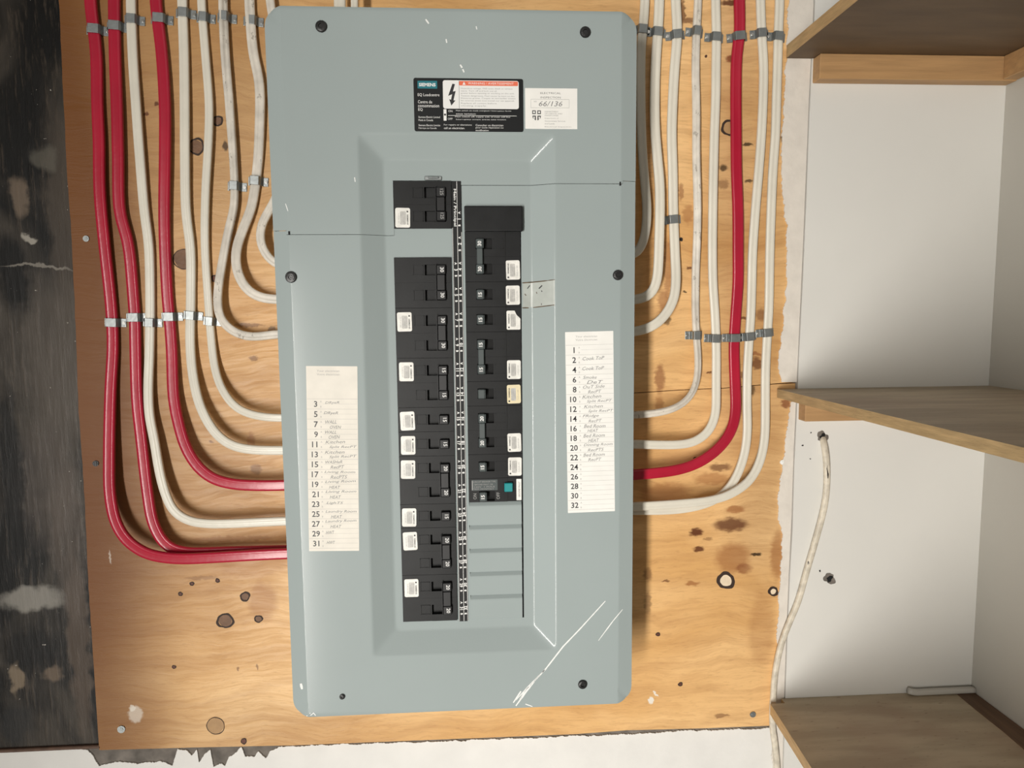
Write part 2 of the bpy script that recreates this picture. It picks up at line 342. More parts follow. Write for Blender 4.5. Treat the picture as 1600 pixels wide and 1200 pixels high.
for nm, sp, sd in (('trim_2', strip_px, 5), ('trim_3', strip_px2, 6)):
    L = [(at(a, b, 0).x, at(a, b, 0).z) for a, b in sp]
    L = jag(jag(L, .0016, .009, sd, (1, 0.2)), .0008, .0016, sd+40, (1, .4))
    zt, zl = L[0][1], L[-1][1]
    rgt = [(seam_x(zl+(zt-zl)*i/8)-.0006, zl+(zt-zl)*i/8) for i in range(9)]
    struct(MB().prism(L+rgt, -.0016, -.0001).build(nm, M_strip))
rgt = [(at(a, b, 0).x+.0006, at(a, b, 0).z) for a, b in seam_px]
wp = struct(MB().prism(rgt+[(0.8425, rgt[-1][1]), (0.8425, rgt[0][1])], -.003, .0119).build('wall_back', M_white))
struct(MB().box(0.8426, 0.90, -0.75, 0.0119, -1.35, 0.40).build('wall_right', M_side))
# plywood board
BY = 0.0
b_px = [(88, -60), (92, 0), (102, 220), (107, 300), (113, 390), (118, 510), (122, 630), (127, 700), (132, 780), (139, 930), (148, 1065), (155, 1172)]
Lb = [(at(a, b, 0).x, at(a, b, 0).z) for a, b in b_px]
bot = [(at(a, b, 0).x, at(a, b, 0).z) for a, b in [(155, 1172), (300, 1168), (460, 1164.5), (700, 1155), (900, 1147), (980, 1141), (1100, 1138), (1203, 1134)]]
zc = Z(1100, 606)   # joint between the two sheets
def px_line(a, b, x): return a[1]+(b[1]-a[1])*(x-a[0])/(b[0]-a[0])
cr = [(at(a, b, 0).x, at(a, b, 0).z) for a, b in [(985, 614), (1060, 609), (1130, 606), (1200, 600), (1240, 597)]]
crL = [(Lb[6][0], cr[0][1]-.002), (0.3, cr[0][1]-.001)]
RX = 0.5765
ply = empty('plywood_board', (0.16, 0, -0.83), 'orange varnished plywood backboard with dark knots behind the panel and cables', 'board')
g_ = .0009
up = jag(Lb[:-1], .0004, .01, 2, (1, 0)); up[0] = (Lb[0][0]+.006, .27)
sheet = up+bot[:-1]+[(seam_x(z)-.0015, z) for z in (bot[-1][1], -.75, -.65, -.55, cr[-1][1]-g_*1.6)]+[(a, b-g_) for a, b in cr[:-1][::-1]]+[(.30, cr[0][1])]+cr[:-1]+[(seam_x(cr[-1][1])-.0015, cr[-1][1])]+[(seam_x(z)-.0015, z) for z in (-.3, -.2, -.1, 0, .04, .09, .27)]
MB().prism(sheet, 0, .0118).build('plywood_sheet', M_ply, ply)
# knots, nails
def disc(mb, c, r, y, th, n=34, wob=.12, seed=0, mi=0, r0=None, sq=1.0):
    rr = random.Random(seed); o = []
    ph = [rr.uniform(0, 6.28) for _ in range(4)]
    def rad(a, R, k): return R*(1+wob*(.5*math.sin(2*a+ph[0])+.35*math.sin(3*a+ph[1])+.22*math.sin(5*a+ph[2])+.12*math.sin(9*a+ph[3]))*k)
    out = [(c.x+math.cos(a)*rad(a, r, 1), c.z+math.sin(a)*rad(a, r, 1)*sq) for a in [i*6.28318/n for i in range(n)]]
    if r0 is None: mb.prism(out, y-th, y, mi); return
    inn = [(c.x+math.cos(a)*rad(a, r0, .5), c.z+math.sin(a)*rad(a, r0, .5)*sq) for a in [i*6.28318/n for i in range(n)]]
    vs = [(a, y-th, b) for a, b in out]+[(a, y-th, b) for a, b in inn]+[(a, y, b) for a, b in out]+[(a, y, b) for a, b in inn]
    fs = []
    for i in range(n):
        j = (i+1) % n
        fs += [(i, j, j+n, i+n), (i, i+2*n, j+2*n, j), (i+n, j+n, j+3*n, i+3*n)]
    mb.add(vs, fs, mi)
PXM = .000762
for i, (px, py, r, ri, pm) in enumerate([(307, 229, 12, 9.5, M_plug), (340, 189, 8, 5.5, M_plug), (383, 932, 8, 5.5, M_plug), (352, 970, 13, 10, M_plug), (404, 967, 6.5, 4.5, M_plug),
        (337, 1134, 14.5, 13.4, M_plugl), (381, 1158, 5, 3.6, M_plugr), (272, 1042, 3.2, 2, M_plugr), (300, 912, 3.5, 2, M_plugr), (282, 928, 3.5, 2, M_plugr), (340, 907, 3.5, 2, M_plugr),
        (1134, 907, 15, 9.5, M_plugw), (1208, 924, 8.5, 4.6, M_plugw), (1028, 991, 3.6, 2.2, M_plugr), (1063, 1069, 3.8, 2.2, M_plugr), (1086, 717, 3.4, 2.2, M_hole),
        (1140, 200, 13, 9.5, M_plugl), (1064, 374, 3, 1.8, M_hole), (287, 405, 15.5, 14.4, M_plug), (335, 435, 5, 3.4, M_plugr), (1103, 88, 2, 1.2, M_plugr)]):
    mb = MB(); c = at(px, py, 0)
    disc(mb, c, r*PXM, 0, .0004, wob=.15 if ri < r*.8 else .05, seed=i, mi=0, r0=ri*PXM)
    disc(mb, c, ri*PXM*1.01, 0, .00025 if pm is not M_plugw else .0006, wob=.1, seed=i+50, mi=1, n=28)
    mb.build('knot', [M_knot, pm], ply)
for i, (px, py, r, mm) in enumerate([(135, 373, 4.5, M_galv), (150, 724, 4.5, M_screw), (190, 1139, 6, M_galv), (1176, 1116, 5, M_galv), (1222, 722, 4, M_scratch)]):
    mb = MB(); disc(mb, at(px, py, 0), r*PXM, 0, .0012, wob=.03, seed=i, n=16); disc(mb, at(px, py, 0), r*PXM*.5, -.0012, .0005, wob=.03, seed=i, n=12)
    mb.build('nail_head', mm, ply)
# damage in the white panel
for i, (px, py, r) in enumerate([(1285, 682, 6), (1254, 696, 1.8), (1267, 676, 1.3), (1296, 904, 6.5), (1281, 892, 2), (1266, 717, 1.2)]):
    mb = MB(); c = at(px, py, -.003)
    if r > 4: disc(mb, c, r*PXM*1.45, -.003, .0004, wob=.35, seed=i+9, mi=1)
    disc(mb, c, r*PXM*.75, -.0034 if r > 4 else -.003, .0004, wob=.4, seed=i+20, mi=0)
    mb.build('chipped_hole', [M_hole, M_paper], wp)
# ------------------------------------------------------------------ shelves
XS = 0.8424; SD = -0.60
def shelf(name, label, zt, th, corner_x, front_dx, topm, underm, notch=None, sag=0):
    t = empty(name, ((corner_x+XS)/2, -.2, zt-th), label, 'shelf')
    L0 = (corner_x, -.0036); L1 = (corner_x+front_dx, SD)
    poly = [L0, L1, (XS-.0004, SD), (XS-.0004, -.0036)]
    if notch: poly = [(corner_x, -notch[1]), L1, (XS-.0004, SD), (XS-.0004, -.0036), (corner_x+notch[0], -.0036), (corner_x+notch[0], -notch[1])]
    mb = MB(); n = len(poly)
    vs = [(a, b, zt) for a, b in poly]+[(a, b, zt-th) for a, b in poly]
    mb.add(vs, [list(range(n))], 0); mb.add(vs, [list(range(2*n-1, n-1, -1))], 1)
    mb.add(vs, [(i, (i+1) % n, (i+1) % n+n, i+n) for i in range(n)], 2)
    mb.build('shelf_board', [topm, underm, M_plyedge], t)
    return t
z1 = Z(1400, 95, 0)
s1 = shelf('wall_shelf', 'upper shelf seen from below, dark bare underside, over the pine battens', z1+.0145, .0145, 0.5715, 0.0, M_bare, M_under)
zc0 = Z(1400, 124, -.021)
def cleats(t, ztop, zbot, x0, side=True):
    MB().box(x0, XS-.0006, -.0212, -.0034, zbot, ztop-.0003, .0008).build('back_batten', M_pine, t)
    if side: MB().box(XS-.0186, XS-.0006, SD+.03, -.0216, zbot+.001, ztop-.0003, .0008).build('side_batten', M_pine, t)
cleats(s1, z1, zc0, seam_x(z1-.01)+.0015)
z2 = Z(1300, 606, 0)
s2 = shelf('wall_shelf', 'middle shelf with worn grey-beige top and raw front edge, level with mid panel', z2, .0105, 0.5715, 0.0, M_shelf, M_under)
cleats(s2, z2-.0105, Z(1300, 655, -.003)+.0005, Z(0, 0) and seam_x(z2-.02)+.002)
z3 = Z(1360, 1083, 0)
s3 = shelf('wall_shelf', 'lowest shelf with paint-worn top and a dark bare strip along the wall', z3, .014, 0.5695, -0.044, M_shelf, M_under, notch=(.019, .014))
a0, a1 = at(1480, 1078, -.004), at(1600, 1182, -.13)
mb = MB(); L = []
for i in range(15):
    tt = i/14; y = -.006+(SD+.006)*tt; L.append((0.818-.012*tt*2+R_.uniform(-.0012, .0012), y))
mb.prism(L+[(XS-.0008, SD), (XS-.0008, -.006)], z3, z3+.0006, axis='z').build('bare_strip', M_bare, s3, label='dark bare strip of wood along the side wall')
# ------------------------------------------------------------------ panel
P0 = empty('breaker_panel', (0.186, -0.05, -0.736), 'large grey enamelled electrical panel with recessed centre, mounted on the plywood', 'electrical panel')
PW, PH = 372.0, 736.5
mb = MB()
for q in ((.012, .0135, -.0955, -.0003, -.724, -.012), (.3585, .360, -.0955, -.0003, -.724, -.012), (.0135, .3585, -.0955, -.0003, -.0135, -.012), (.0135, .3585, -.0955, -.0003, -.724, -.7225), (.0135, .3585, -.0018, -.0003, -.7225, -.0135)): mb.box(*q)
mb.build('enclosure_box', M_box, P0)
RO = (88.0, 287.2, 121.0, 671.0); SL = (23.5, 23.7, 24.0, 24.5)
def smin(vals, k=.10):
    mn = min(vals); return mn-k*math.log(sum(math.exp(-(v-mn)/k) for v in vals))
def Sf(t, e=.07):
    if t <= -e: return 0
    if t < e: return (t+e)**2/(4*e)
    if t <= 1-e: return t
    if t < 1+e: return 1-(1+e-t)**2/(4*e)
    return 1
def hgt(u, v):
    h = 0
    for d in (u, PW-u):
        if d < 16: h -= 4.0*Sf((16-d)/15.0*.9)
    for d in (v, PH-v):
        if d < 4: h -= .8*((4-d)/4)**2
    t = smin([(u-RO[0])/SL[0], (RO[1]-u)/SL[1], (v-RO[2])/SL[2], (RO[3]-v)/SL[3]])
    return h-10*Sf(t)
HOLES = [(121, 180.6, 165.6, 214.2), (120, 179.4, 243.6, 636.6), (193.7, 252.6, 192.0, 637.0)]
def breaks():
    us = {0, 4, 8, 12, 14, 15, 16, 17, 19, 24, PW, PW-4, PW-8, PW-12, PW-14, PW-15, PW-16, PW-17, PW-19, PW-24, 120, 121, 179.4, 180.6, 191, 193.7, 252.6}
    vs = {0, 1.5, 3, 4, 6, 9, 12, 15, 19, PH, PH-1.5, PH-3, PH-4, PH-6, PH-9, PH-12, PH-15, PH-19, 165.6, 214.2, 243.6, 636.6, 192.0, 637.0, 170.0, 221.0, 217.0, 167.0}
    def dense(st, e0, w, sg):
        for k in range(-6, 46):
            st.add(round(e0+sg*k*.75, 3)) if k < 4 or k > 26 else (st.add(round(e0+sg*k*.75, 3)) if k % 2 == 0 else None)
    dense(us, RO[0], 0, 1); dense(us, RO[1], 0, -1); dense(vs, RO[2], 0, 1); dense(vs, RO[3], 0, -1)
    def fill(st, mx):
        a = sorted(st); o = [a[0]]
        for b in a[1:]:
            if b-o[-1] < .3:
                if b in (120, 121, 179.4, 180.6, 193.7, 252.6, 165.6, 214.2, 243.6, 636.6, 192.0, 637.0, 170.0, 221.0, 217.0, 167.0): o[-1] = b
                continue
            n = int((b-o[-1])/mx)
            c = o[-1]
            for i in range(1, n+1): o.append(c+(b-c)*i/(n+1))
            o.append(b)
        return o
    return fill(us, 7), fill(vs, 7)
US, VS = breaks()
def corner(u, v, r=19.0):
    cx = r if u < r else (PW-r if u > PW-r else None); cy = r if v < r else (PH-r if v > PH-r else None)
    if cx is None or cy is None: return u, v
    dx, dy = u-cx, v-cy; l = math.hypot(dx, dy)
    if l == 0: return u, v
    k = max(abs(dx), abs(dy))/l; return cx+dx*k, cy+dy*k
def is_upper(u, v):
    if u < 14: return v < 217
    if u < 121: return v < 221
    if u < 180.6: return v < 214.2
    if u < PW-14: return v < 170
    return v < 167
def cover(upper):
    idx = {}; vs = []; fs = []
    def vi(i, j):
        if (i, j) not in idx:
            u, v = US[i], VS[j]; h = hgt(u, v)+(.7 if upper else 0); u2, v2 = corner(u, v)
            if not upper and v in (170.0, 221.0, 217.0, 167.0) and is_upper(min(max(u, .5), PW-.5), v-1): v2 += .38
            idx[(i, j)] = len(vs); vs.append((u2*.001, -.1-h*.001, -v2*.001))
        return idx[(i, j)]
    for i in range(len(US)-1):
        for j in range(len(VS)-1):
            u, v = (US[i]+US[i+1])/2, (VS[j]+VS[j+1])/2
            if any(a < u < b and c < v < d for a, b, c, d in HOLES): continue
            if is_upper(u, v) != upper: continue
            fs.append((vi(i, j), vi(i+1, j), vi(i+1, j+1), vi(i, j+1)))
    mb = MB().add(vs, fs)
    o = mb.build('upper_cover' if upper else 'lower_cover', M_panel, P0, smooth=True, recalc=False)
    me = o.data
    if me.polygons[0].normal.y > 0: me.flip_normals()
    sm = o.modifiers.new('thickness', 'SOLIDIFY'); sm.thickness = .0012; sm.offset = -1; sm.use_even_offset = False
    ed = o.modifiers.new('edges', 'EDGE_SPLIT'); ed.split_angle = math.radians(40)
    return o
c_up = cover(True); c_lo = cover(False)
def on_cover(px, py, lift=.00015):
    y = -.1
    for _ in range(4):
        p = at(px, py, y); u, v = p.x*1000, -p.z*1000
        h = hgt(u, v)+(.7 if is_upper(u, v) else 0); y = -.1-h*.001-lift
    return at(px, py, y)
# folded side flange: thin returns behind the cover rim
for x0, x1, z0, z1_ in ((.0004, .0016, -.716, -.021), (.3704, .3716, -.716, -.021)):
    MB().box(x0, x1, -.0945, -.080, z0, z1_).build('side_flange', M_panel, P0)
MB().box(.021, .351, -.0985, -.084, -.0016, -.0004).build('top_flange', M_panel, P0)
MB().box(.021, .351, -.0985, -.084, -.7361, -.7349).build('bottom_flange', M_panel, P0)
# dark slits where the two covers meet
for px, py, w, h in ((452, 364, 3.2, 5.5), (969, 287, 2, 6)):
    a, b = on_cover(px-w/2, py-h/2, .0003), on_cover(px+w/2, py+h/2, .0003)
    MB().box(a.x, b.x, min(a.y, b.y)-.0002, max(a.y, b.y)+.0005, a.z, b.z).build('lock_slot', M_hole, P0)
# latch above the main breaker
mb = MB().box(.1535, .171, -.0925, -.0907, -.1655, -.1612, .0006).box(.157, .168, -.0945, -.0925, -.1640, -.1622, .0005)
mb.build('latch_tab', M_galv, P0)
# screws
def screw(u, v, r, hh=2.2):
    y = -.1-(hgt(u, v)+(.7 if is_upper(u, v) else 0))*.001
    bm = bmesh.new(); n = 24; rings = [(r, 0), (r, .5*hh), (r*.88, .85*hh), (r*.55, hh), (r*.45, hh), (r*.42, hh*.45)]
    vr = [[bm.verts.new(((u+math.cos(a)*q)*.001, y-z*.001, -(v+math.sin(a)*q)*.001)) for a in [k*6.28318/n for k in range(n)]] for q, z in rings]
    for A, B in zip(vr, vr[1:]):
        for k in range(n): bm.faces.new((A[k], A[(k+1) % n], B[(k+1) % n], B[k]))
    bm.faces.new(vr[-1])
    o = MB().bm(bm).build('cover_screw', M_screw, P0, smooth=False)
for u, v, r in ((55.9, 19.3, 5.7), (318.4, 20.9, 5.5), (16.8, 263.6, 5.8), (353.2, 263.6, 5.4), (53.6, 714, 3.0), (316.2, 711.6, 5.1)): screw(u, v, r)
# scratches, paint flecks and tape residue on the cover
def strip_on(mb, pts, w, mi=0, lift=.00015):
    """flat ribbon lying on the cover, pts px/py, w width px"""
    P = []
    for (a, b), (c, d) in zip(pts, pts[1:]):
        n = max(1, int(math.hypot(c-a, d-b)/4))
        P += [(a+(c-a)*i/n, b+(d-b)*i/n) for i in range(n)]
    P.append(pts[-1]); vs = []
    for i, (a, b) in enumerate(P):
        q = P[min(i+1, len(P)-1)]; p = P[max(i-1, 0)]; dx, dy = q[0]-p[0], q[1]-p[1]; l = math.hypot(dx, dy) or 1
        ww = w*(.55+.45*math.sin(math.pi*min(1, (i+.35)/(len(P)-.3))))*R_.uniform(.8, 1.15)/2
        vs += [on_cover(a-dy/l*ww, b+dx/l*ww, lift), on_cover(a+dy/l*ww, b-dx/l*ww, lift)]
    mb.add(vs, [(2*i, 2*i+1, 2*i+3, 2*i+2) for i in range(len(P)-1)], mi)
mb = MB()
for pts, w in (([(946, 939), (905, 984), (880, 1010), (852, 1046), (820, 1080), (812, 1093)], 2.2), ([(973, 952), (958, 970), (935, 1001)], 1.5),
               ([(835, 1065), (822, 1081), (806, 1103)], 2.6), ([(814, 1080), (802, 1098)], 2.4), ([(821, 1100), (832, 1104)], 1.8), ([(852, 1046), (830, 1068), (806, 1094)], 2.0)):
    strip_on(mb, pts, w)
mb.build('scratch', M_scratch, P0, recalc=False, label='white scratches at the lower right corner of the cover')
mb = MB()
for pts, w in (([(665, 30), (670, 37)], 2.4), ([(697, 61), (698, 67)], 2.6), ([(719, 101), (722, 106)], 3.2), ([(723, 108), (725, 113)], 3.4), ([(744, 41), (745, 46)], 2.2), ([(470, 1068), (472, 1077)], 5),
               ([(479, 1119), (485, 1114)], 1.8), ([(485, 1118), (490, 1114), (493, 1118)], 2), ([(554, 277), (555, 284)], 1.8), ([(446, 318), (450, 330)], 1.4)):
    mb = MB(); strip_on(mb, pts, w); mb.build('paint_fleck', M_scratch, P0, recalc=False)
mb = MB()
vs = []; NX = 20
for i in range(NX+1):
    a = 817+(867-817)*i/NX; vs += [on_cover(a, 441-3.5*i/NX, .0001), on_cover(a, 481-3*i/NX, .0001)]
mb.add(vs, [(2*i, 2*i+1, 2*i+3, 2*i+2) for i in range(NX)], 0)
strip_on(mb, [(816, 442), (832, 441), (855, 438.5)], 2.2, 1, .0002); strip_on(mb, [(855, 438.5), (867, 437)], 1.2, 1, .0002)
strip_on(mb, [(816, 481), (826, 481)], 2.2, 1, .0002); strip_on(mb, [(833, 480.5), (850, 478.5), (866, 476.5)], 1.8, 1, .0002)
strip_on(mb, [(847, 446), (842, 451)], 2.6, 2, .0002); strip_on(mb, [(828, 446), (824, 451)], 1.4, 2, .0002); strip_on(mb, [(846, 454), (847, 456)], 1.6, 2, .0002)
strip_on(mb, [(838, 456), (839, 459)], 1.4, 1, .0002); strip_on(mb, [(820, 459), (822, 462)], 1.6, 1, .0002); strip_on(mb, [(846, 474), (846, 477)], 1.4, 2, .0002)
mb.build('tape_patch', [M_tape, M_grime, M_blk], P0, recalc=False, label='old clear tape patch with brown edges')
# number strip down the middle
MB().box(.1809, .1909, -.0912, -.0880, -.6384, -.1660, .0003).build('number_strip', M_black, P0)
FL = -.0912
mb = MB()
for u0, w in ((181.25, .35), (186.15, .45)):
    mb.box(u0*.001, (u0+w)*.001, FL-.00015, FL, -.638, -.1665 if w > .4 else -.2135)
mb.box(.1904, .1908, FL-.00015, FL, -.638, -.218)
FV = 216.9; PT = 26.2
text(mb, 'Main / Principal', 183.9, 193.0, rot=-90, width=38, height=3.4, bold=.02, base=FL, h=.2)
def tri(mb, u, v, d):   # little A marks are arrow-like at this size, printed as rotated A
    text(mb, 'A', u, v, rot=90 if d < 0 else -90, height=2.4, bold=.03, base=FL, h=.2)
def nums(mb, n, u, v, rot):
    text(mb, str(n), u, v, rot=rot, height=3.5, bold=.03, base=FL, h=.2, maxw=5.4)
    text(mb, 'A', u, v-6.4, rot=rot, height=2.5, bold=.055, base=FL, h=.2)
    text(mb, 'B', u, v+6.4, rot=rot, height=2.5, bold=.055, base=FL, h=.2)
for i in range(15): nums(mb, 3+2*i, 184.0, 243.5+PT*(i+.5), -90)
nums(mb, 1, 188.4, 204.6, 90)
for i in range(16): nums(mb, 2+2*i, 188.4, FV+PT*(i+.5), 90)
mb.build('strip_numbering', M_ink, P0, recalc=False)
# filler plates
mb = MB().box(.1936, .2542, -.0962, -.0885, -.2176, -.1918, .0012, seg=2)
mb.build('filler_plate', M_black, P0, label='black blank filler plate at the top of the right column')
for i in range(5):
    v0 = FV+PT*(11+i); v1 = v0+PT-.3
    if i == 4: v1 = 637.2
    y = -.0898; mb = MB()
    # pressed plate: shallow ridge at the top, flat field, open right end
    pr = [(v0+.1, -1.9), (v0+.7, -1.7), (v0+4.2, .8), (v0+5.4, 1.05), (v0+7, 1.1), (v1-.9, 1.1), (v1-.25, .85), (v1, -.4)]
    vs = []
    for v, h in pr: vs += [(.1937, y-h*.001, -v*.001), (.2508, y-h*.001, -v*.001), (.2508, y+.003, -v*.001)]
    fs = []
    for k in range(len(pr)-1):
        fs += [(3*k, 3*k+1, 3*k+4, 3*k+3), (3*k+1, 3*k+2, 3*k+5, 3*k+4)]
    mb.add(vs, fs).build('knockout_plate', M_panel, P0)
MB().box(.1925, .2536, -.0872, -.0862, -.6375, -.1915).build('inner_backplate', M_hole, P0)
# ------------------------------------------------------------------ labels on the cover
LB = -.1007
lab = MB(); 
def rrect(mb, u0, u1, v0, v1, h0, h1, r=1.5, mi=0, rot=0.0, base=LB):
    pts = []; 
    for cx, cy, a0 in ((u1-r, v1-r, 0), (u0+r, v1-r, 90), (u0+r, v0+r, 180), (u1-r, v0+r, 270)):
        for k in range(5):
            a = math.radians(a0+k*22.5); pts.append((cx+r*math.cos(a), cy+r*math.sin(a)))
    c = ((u0+u1)/2, (v0+v1)/2); a = math.radians(rot)
    q = [(c[0]+(x-c[0])*math.cos(a)+(y-c[1])*math.sin(a), c[1]-(x-c[0])*math.sin(a)+(y-c[1])*math.cos(a)) for x, y in pts]
    mb.prism([(x*.001, -y*.001) for x, y in q], base-h1*.001, base-h0*.001, mi)
rrect(lab, 145, 255.2, 67, 119, 0, .2, 2)
nl = lab.build('rating_label', M_label, P0, label='black maker label with teal block, warning panel and white lettering')
mb = MB()
rrect(mb, 149.0, 168.6, 69.8, 77.3, .2, .26, .3, 0)
mb.build('teal_block', M_teal, nl)
mb = MB()
rrect(mb, 174.2, 250.6-0.0, 69.0, 96.6, .2, .26, 2.2, 0)
rrect(mb, 174.4, 177.4, 97.2, 108.4, .2, .26, .4, 0)
mb.build('warning_panel', M_ink, nl)
mb = MB(); rrect(mb, 190.6, 249.9, 69.6, 74.0, .27, .31, .8, 0); mb.build('warning_band', M_red, nl)
mb = MB(); T = lambda s, u, v, hh, al='l', w=None, b=0.0, mi=0, h=.34: text(mb, s, u, v, height=hh, align=al, width=w, bold=b, base=LB, h=h, mi=mi)
T('SIEMENS', 150.4, 73.6, 3.3, w=16.6, b=.03)
T('EQ Loadcentre', 149.0, 83.6, 3.3, w=21.6)
T('Centre de', 149.0, 90.2, 3.0, w=14.2); T('consommation', 149.0, 94.0, 3.0, w=21.2); T('EQ', 149.2, 97.9, 3.1, w=4.4)
for s, v, w in (('Siemens Electric Limited', 105.0, 21.6), ('Made in Canada', 108.0, 14.6), ('Siemens Electric Limitée', 113.0, 21.6), ('Fabrique au Canada', 116.0, 18)):
    T(s, 149.2, v, 1.9, w=w)
T('WARNING / AVERTISSEMENT', 199.5, 71.8, 2.2, w=46)
T('ON', 179.2, 99.0, 2.0); T('OFF', 178.6, 106.6, 2.0)
for v, u0, w in ((98.6, 187, 62), (101.6, 187, 22), (104.6, 186, 62), (107.2, 187, 56)):
    T({98.6: 'Main switch on: loads energised / Interrupteur ferme', 101.6: 'sous tension', 104.6: 'Main switch off: supply side of main still live', 107.2: 'Interrupteur ouvert: entree sous tension'}[v], u0, v, 1.5, w=w*.9)
mb.box(.179, .2482, LB-.0003, LB-.0002, -.1035, -.1031); mb.prism([(.1955, -.0703), (.1971, -.0733), (.1939, -.0733)], LB-.00038, LB-.00032)
T('For repairs or alterations', 174.6, 112.6, 2.0, w=28); T('call an electrician.', 174.6, 115.6, 2.0, w=21)
T('Consulter un électricien', 206.6, 112.6, 2.0, w=28); T('pour toute réparation ou', 206.6, 115.2, 2.0, w=28); T('modification', 206.6, 117.6, 1.8, w=13)
mb.build('white_lettering', M_ink, nl, recalc=False)
mb = MB()
# lightning arrow
bolt = [(183.8, 72.4), (186.4, 72.8), (184.2, 80.0), (187.0, 79.4), (184.6, 88.6), (186.6, 88.6), (182.4, 93.6), (180.4, 87.4), (182.2, 88.0), (183.4, 82.6), (179.4, 84.2)]
mb.prism([(a*.001, -b*.001) for a, b in bolt], LB-.00034, LB-.00027)
mb.box(.1749, .1769, LB-.00034, LB-.00027, -.1034, -.1016)
mb.box(.1903, .1906, LB-.00034, LB-.00027, -.0964, -.0692)
mb.build('lightning_symbol', M_blk, nl)
mb = MB()
for i, (v, w) in enumerate(((77.0, 52), (79.4, 36), (81.6, 54), (84.2, 54), (86.4, 55), (88.8, 54), (91.4, 36), (93.8, 26))):
    T(('Hazardous voltage. Will cause death or serious', 'injury. Turn off and lock out all', 'power before opening or working on this unit.', 'Tension dangereuse. Peut causer la mort ou des', 'blessures graves. Couper et verrouiller toutes', 'les sources avant tout travail sur cet appareil.', 'Replace all covers before', 'closing supply.')[i], 192.2, v, 1.7, w=w)
mb.build('grey_lettering', M_inkg, nl, recalc=False)
# inspection sticker
mb = MB(); rrect(mb, 257.0, 310.3, 75.8, 115.8, .0, .18, .3); ins = mb.build('inspection_sticker', M_paperR, P0, label='white inspection sticker with handwritten number, right of the black label')
mb = MB()
text(mb, 'ELECTRICAL', 283, 80.6, height=1.9, width=21, base=LB, h=.3, bold=.01); text(mb, 'INSPECTION', 283, 84.8, height=1.9, width=20.6, base=LB, h=.3, bold=.01)
text(mb, 'NO.', 267.6, 88.9, height=1.3, base=LB, h=.3)
for u0, u1, v0, v1 in ((262.8, 302, 86.6, 86.8), (262.8, 302, 94.9, 95.1), (262.8, 263.0, 86.6, 95.1), (301.8, 302, 86.6, 95.1)):
    mb.box(u0*.001, u1*.001, LB-.0003, LB-.00018, -v1*.001, -v0*.001)
for i, (s, w) in enumerate((('DEPARTMENT', 14), ('OF LABOUR AND', 18), ('MANPOWER', 14))): text(mb, s, 277, 98.8+1.9*i, height=1.2, width=w, align='l', base=LB, h=.3)
for i, (s, w) in enumerate((('Department of', 14), ('Government Services', 21), ('and Lands', 10), ('Electrical Inspection', 27))): text(mb, s, 277, 105.4+2.6*i+(.6 if i == 3 else 0), height=1.4, width=w, align='l', base=LB, h=.3)
mb.build('grey_lettering', M_inkg, ins, recalc=False)
mb = MB()
def ring(u0, u1, v0, v1, w):
    for a, b, c, d in ((u0, u1, v0, v0+w), (u0, u1, v1-w, v1), (u0, u0+w, v0, v1), (u1-w, u1, v0, v1)): mb.box(a*.001, b*.001, LB-.0003, LB-.00018, -d*.001, -c*.001)
ring(264.2, 267.8, 97.6, 101.2, .8); ring(269.4, 273.0, 97.6, 101.2, .8)
for pts in ([(264.4, 102.8), (267.9, 102.8), (267.9, 107.4), (266.6, 106.8), (266.9, 103.7), (265.2, 103.8), (265.6, 106.0), (264.6, 104.8)], [(273, 102.8), (269.5, 102.8), (269.5, 107.4), (270.8, 106.8), (270.5, 103.7), (272.2, 103.8), (271.8, 106.0), (272.8, 104.8)]):
    mb.prism([(a*.001, -b*.001) for a, b in pts], LB-.0003, LB-.00018)
mb.build('crest_print', M_blk, ins, recalc=False)
mb = MB(); text(mb, '66/136', 283, 91.0, height=5.0, width=24, shear=.25, base=LB, h=.32); mb.build('handwritten_number', M_pen, ins, recalc=False)
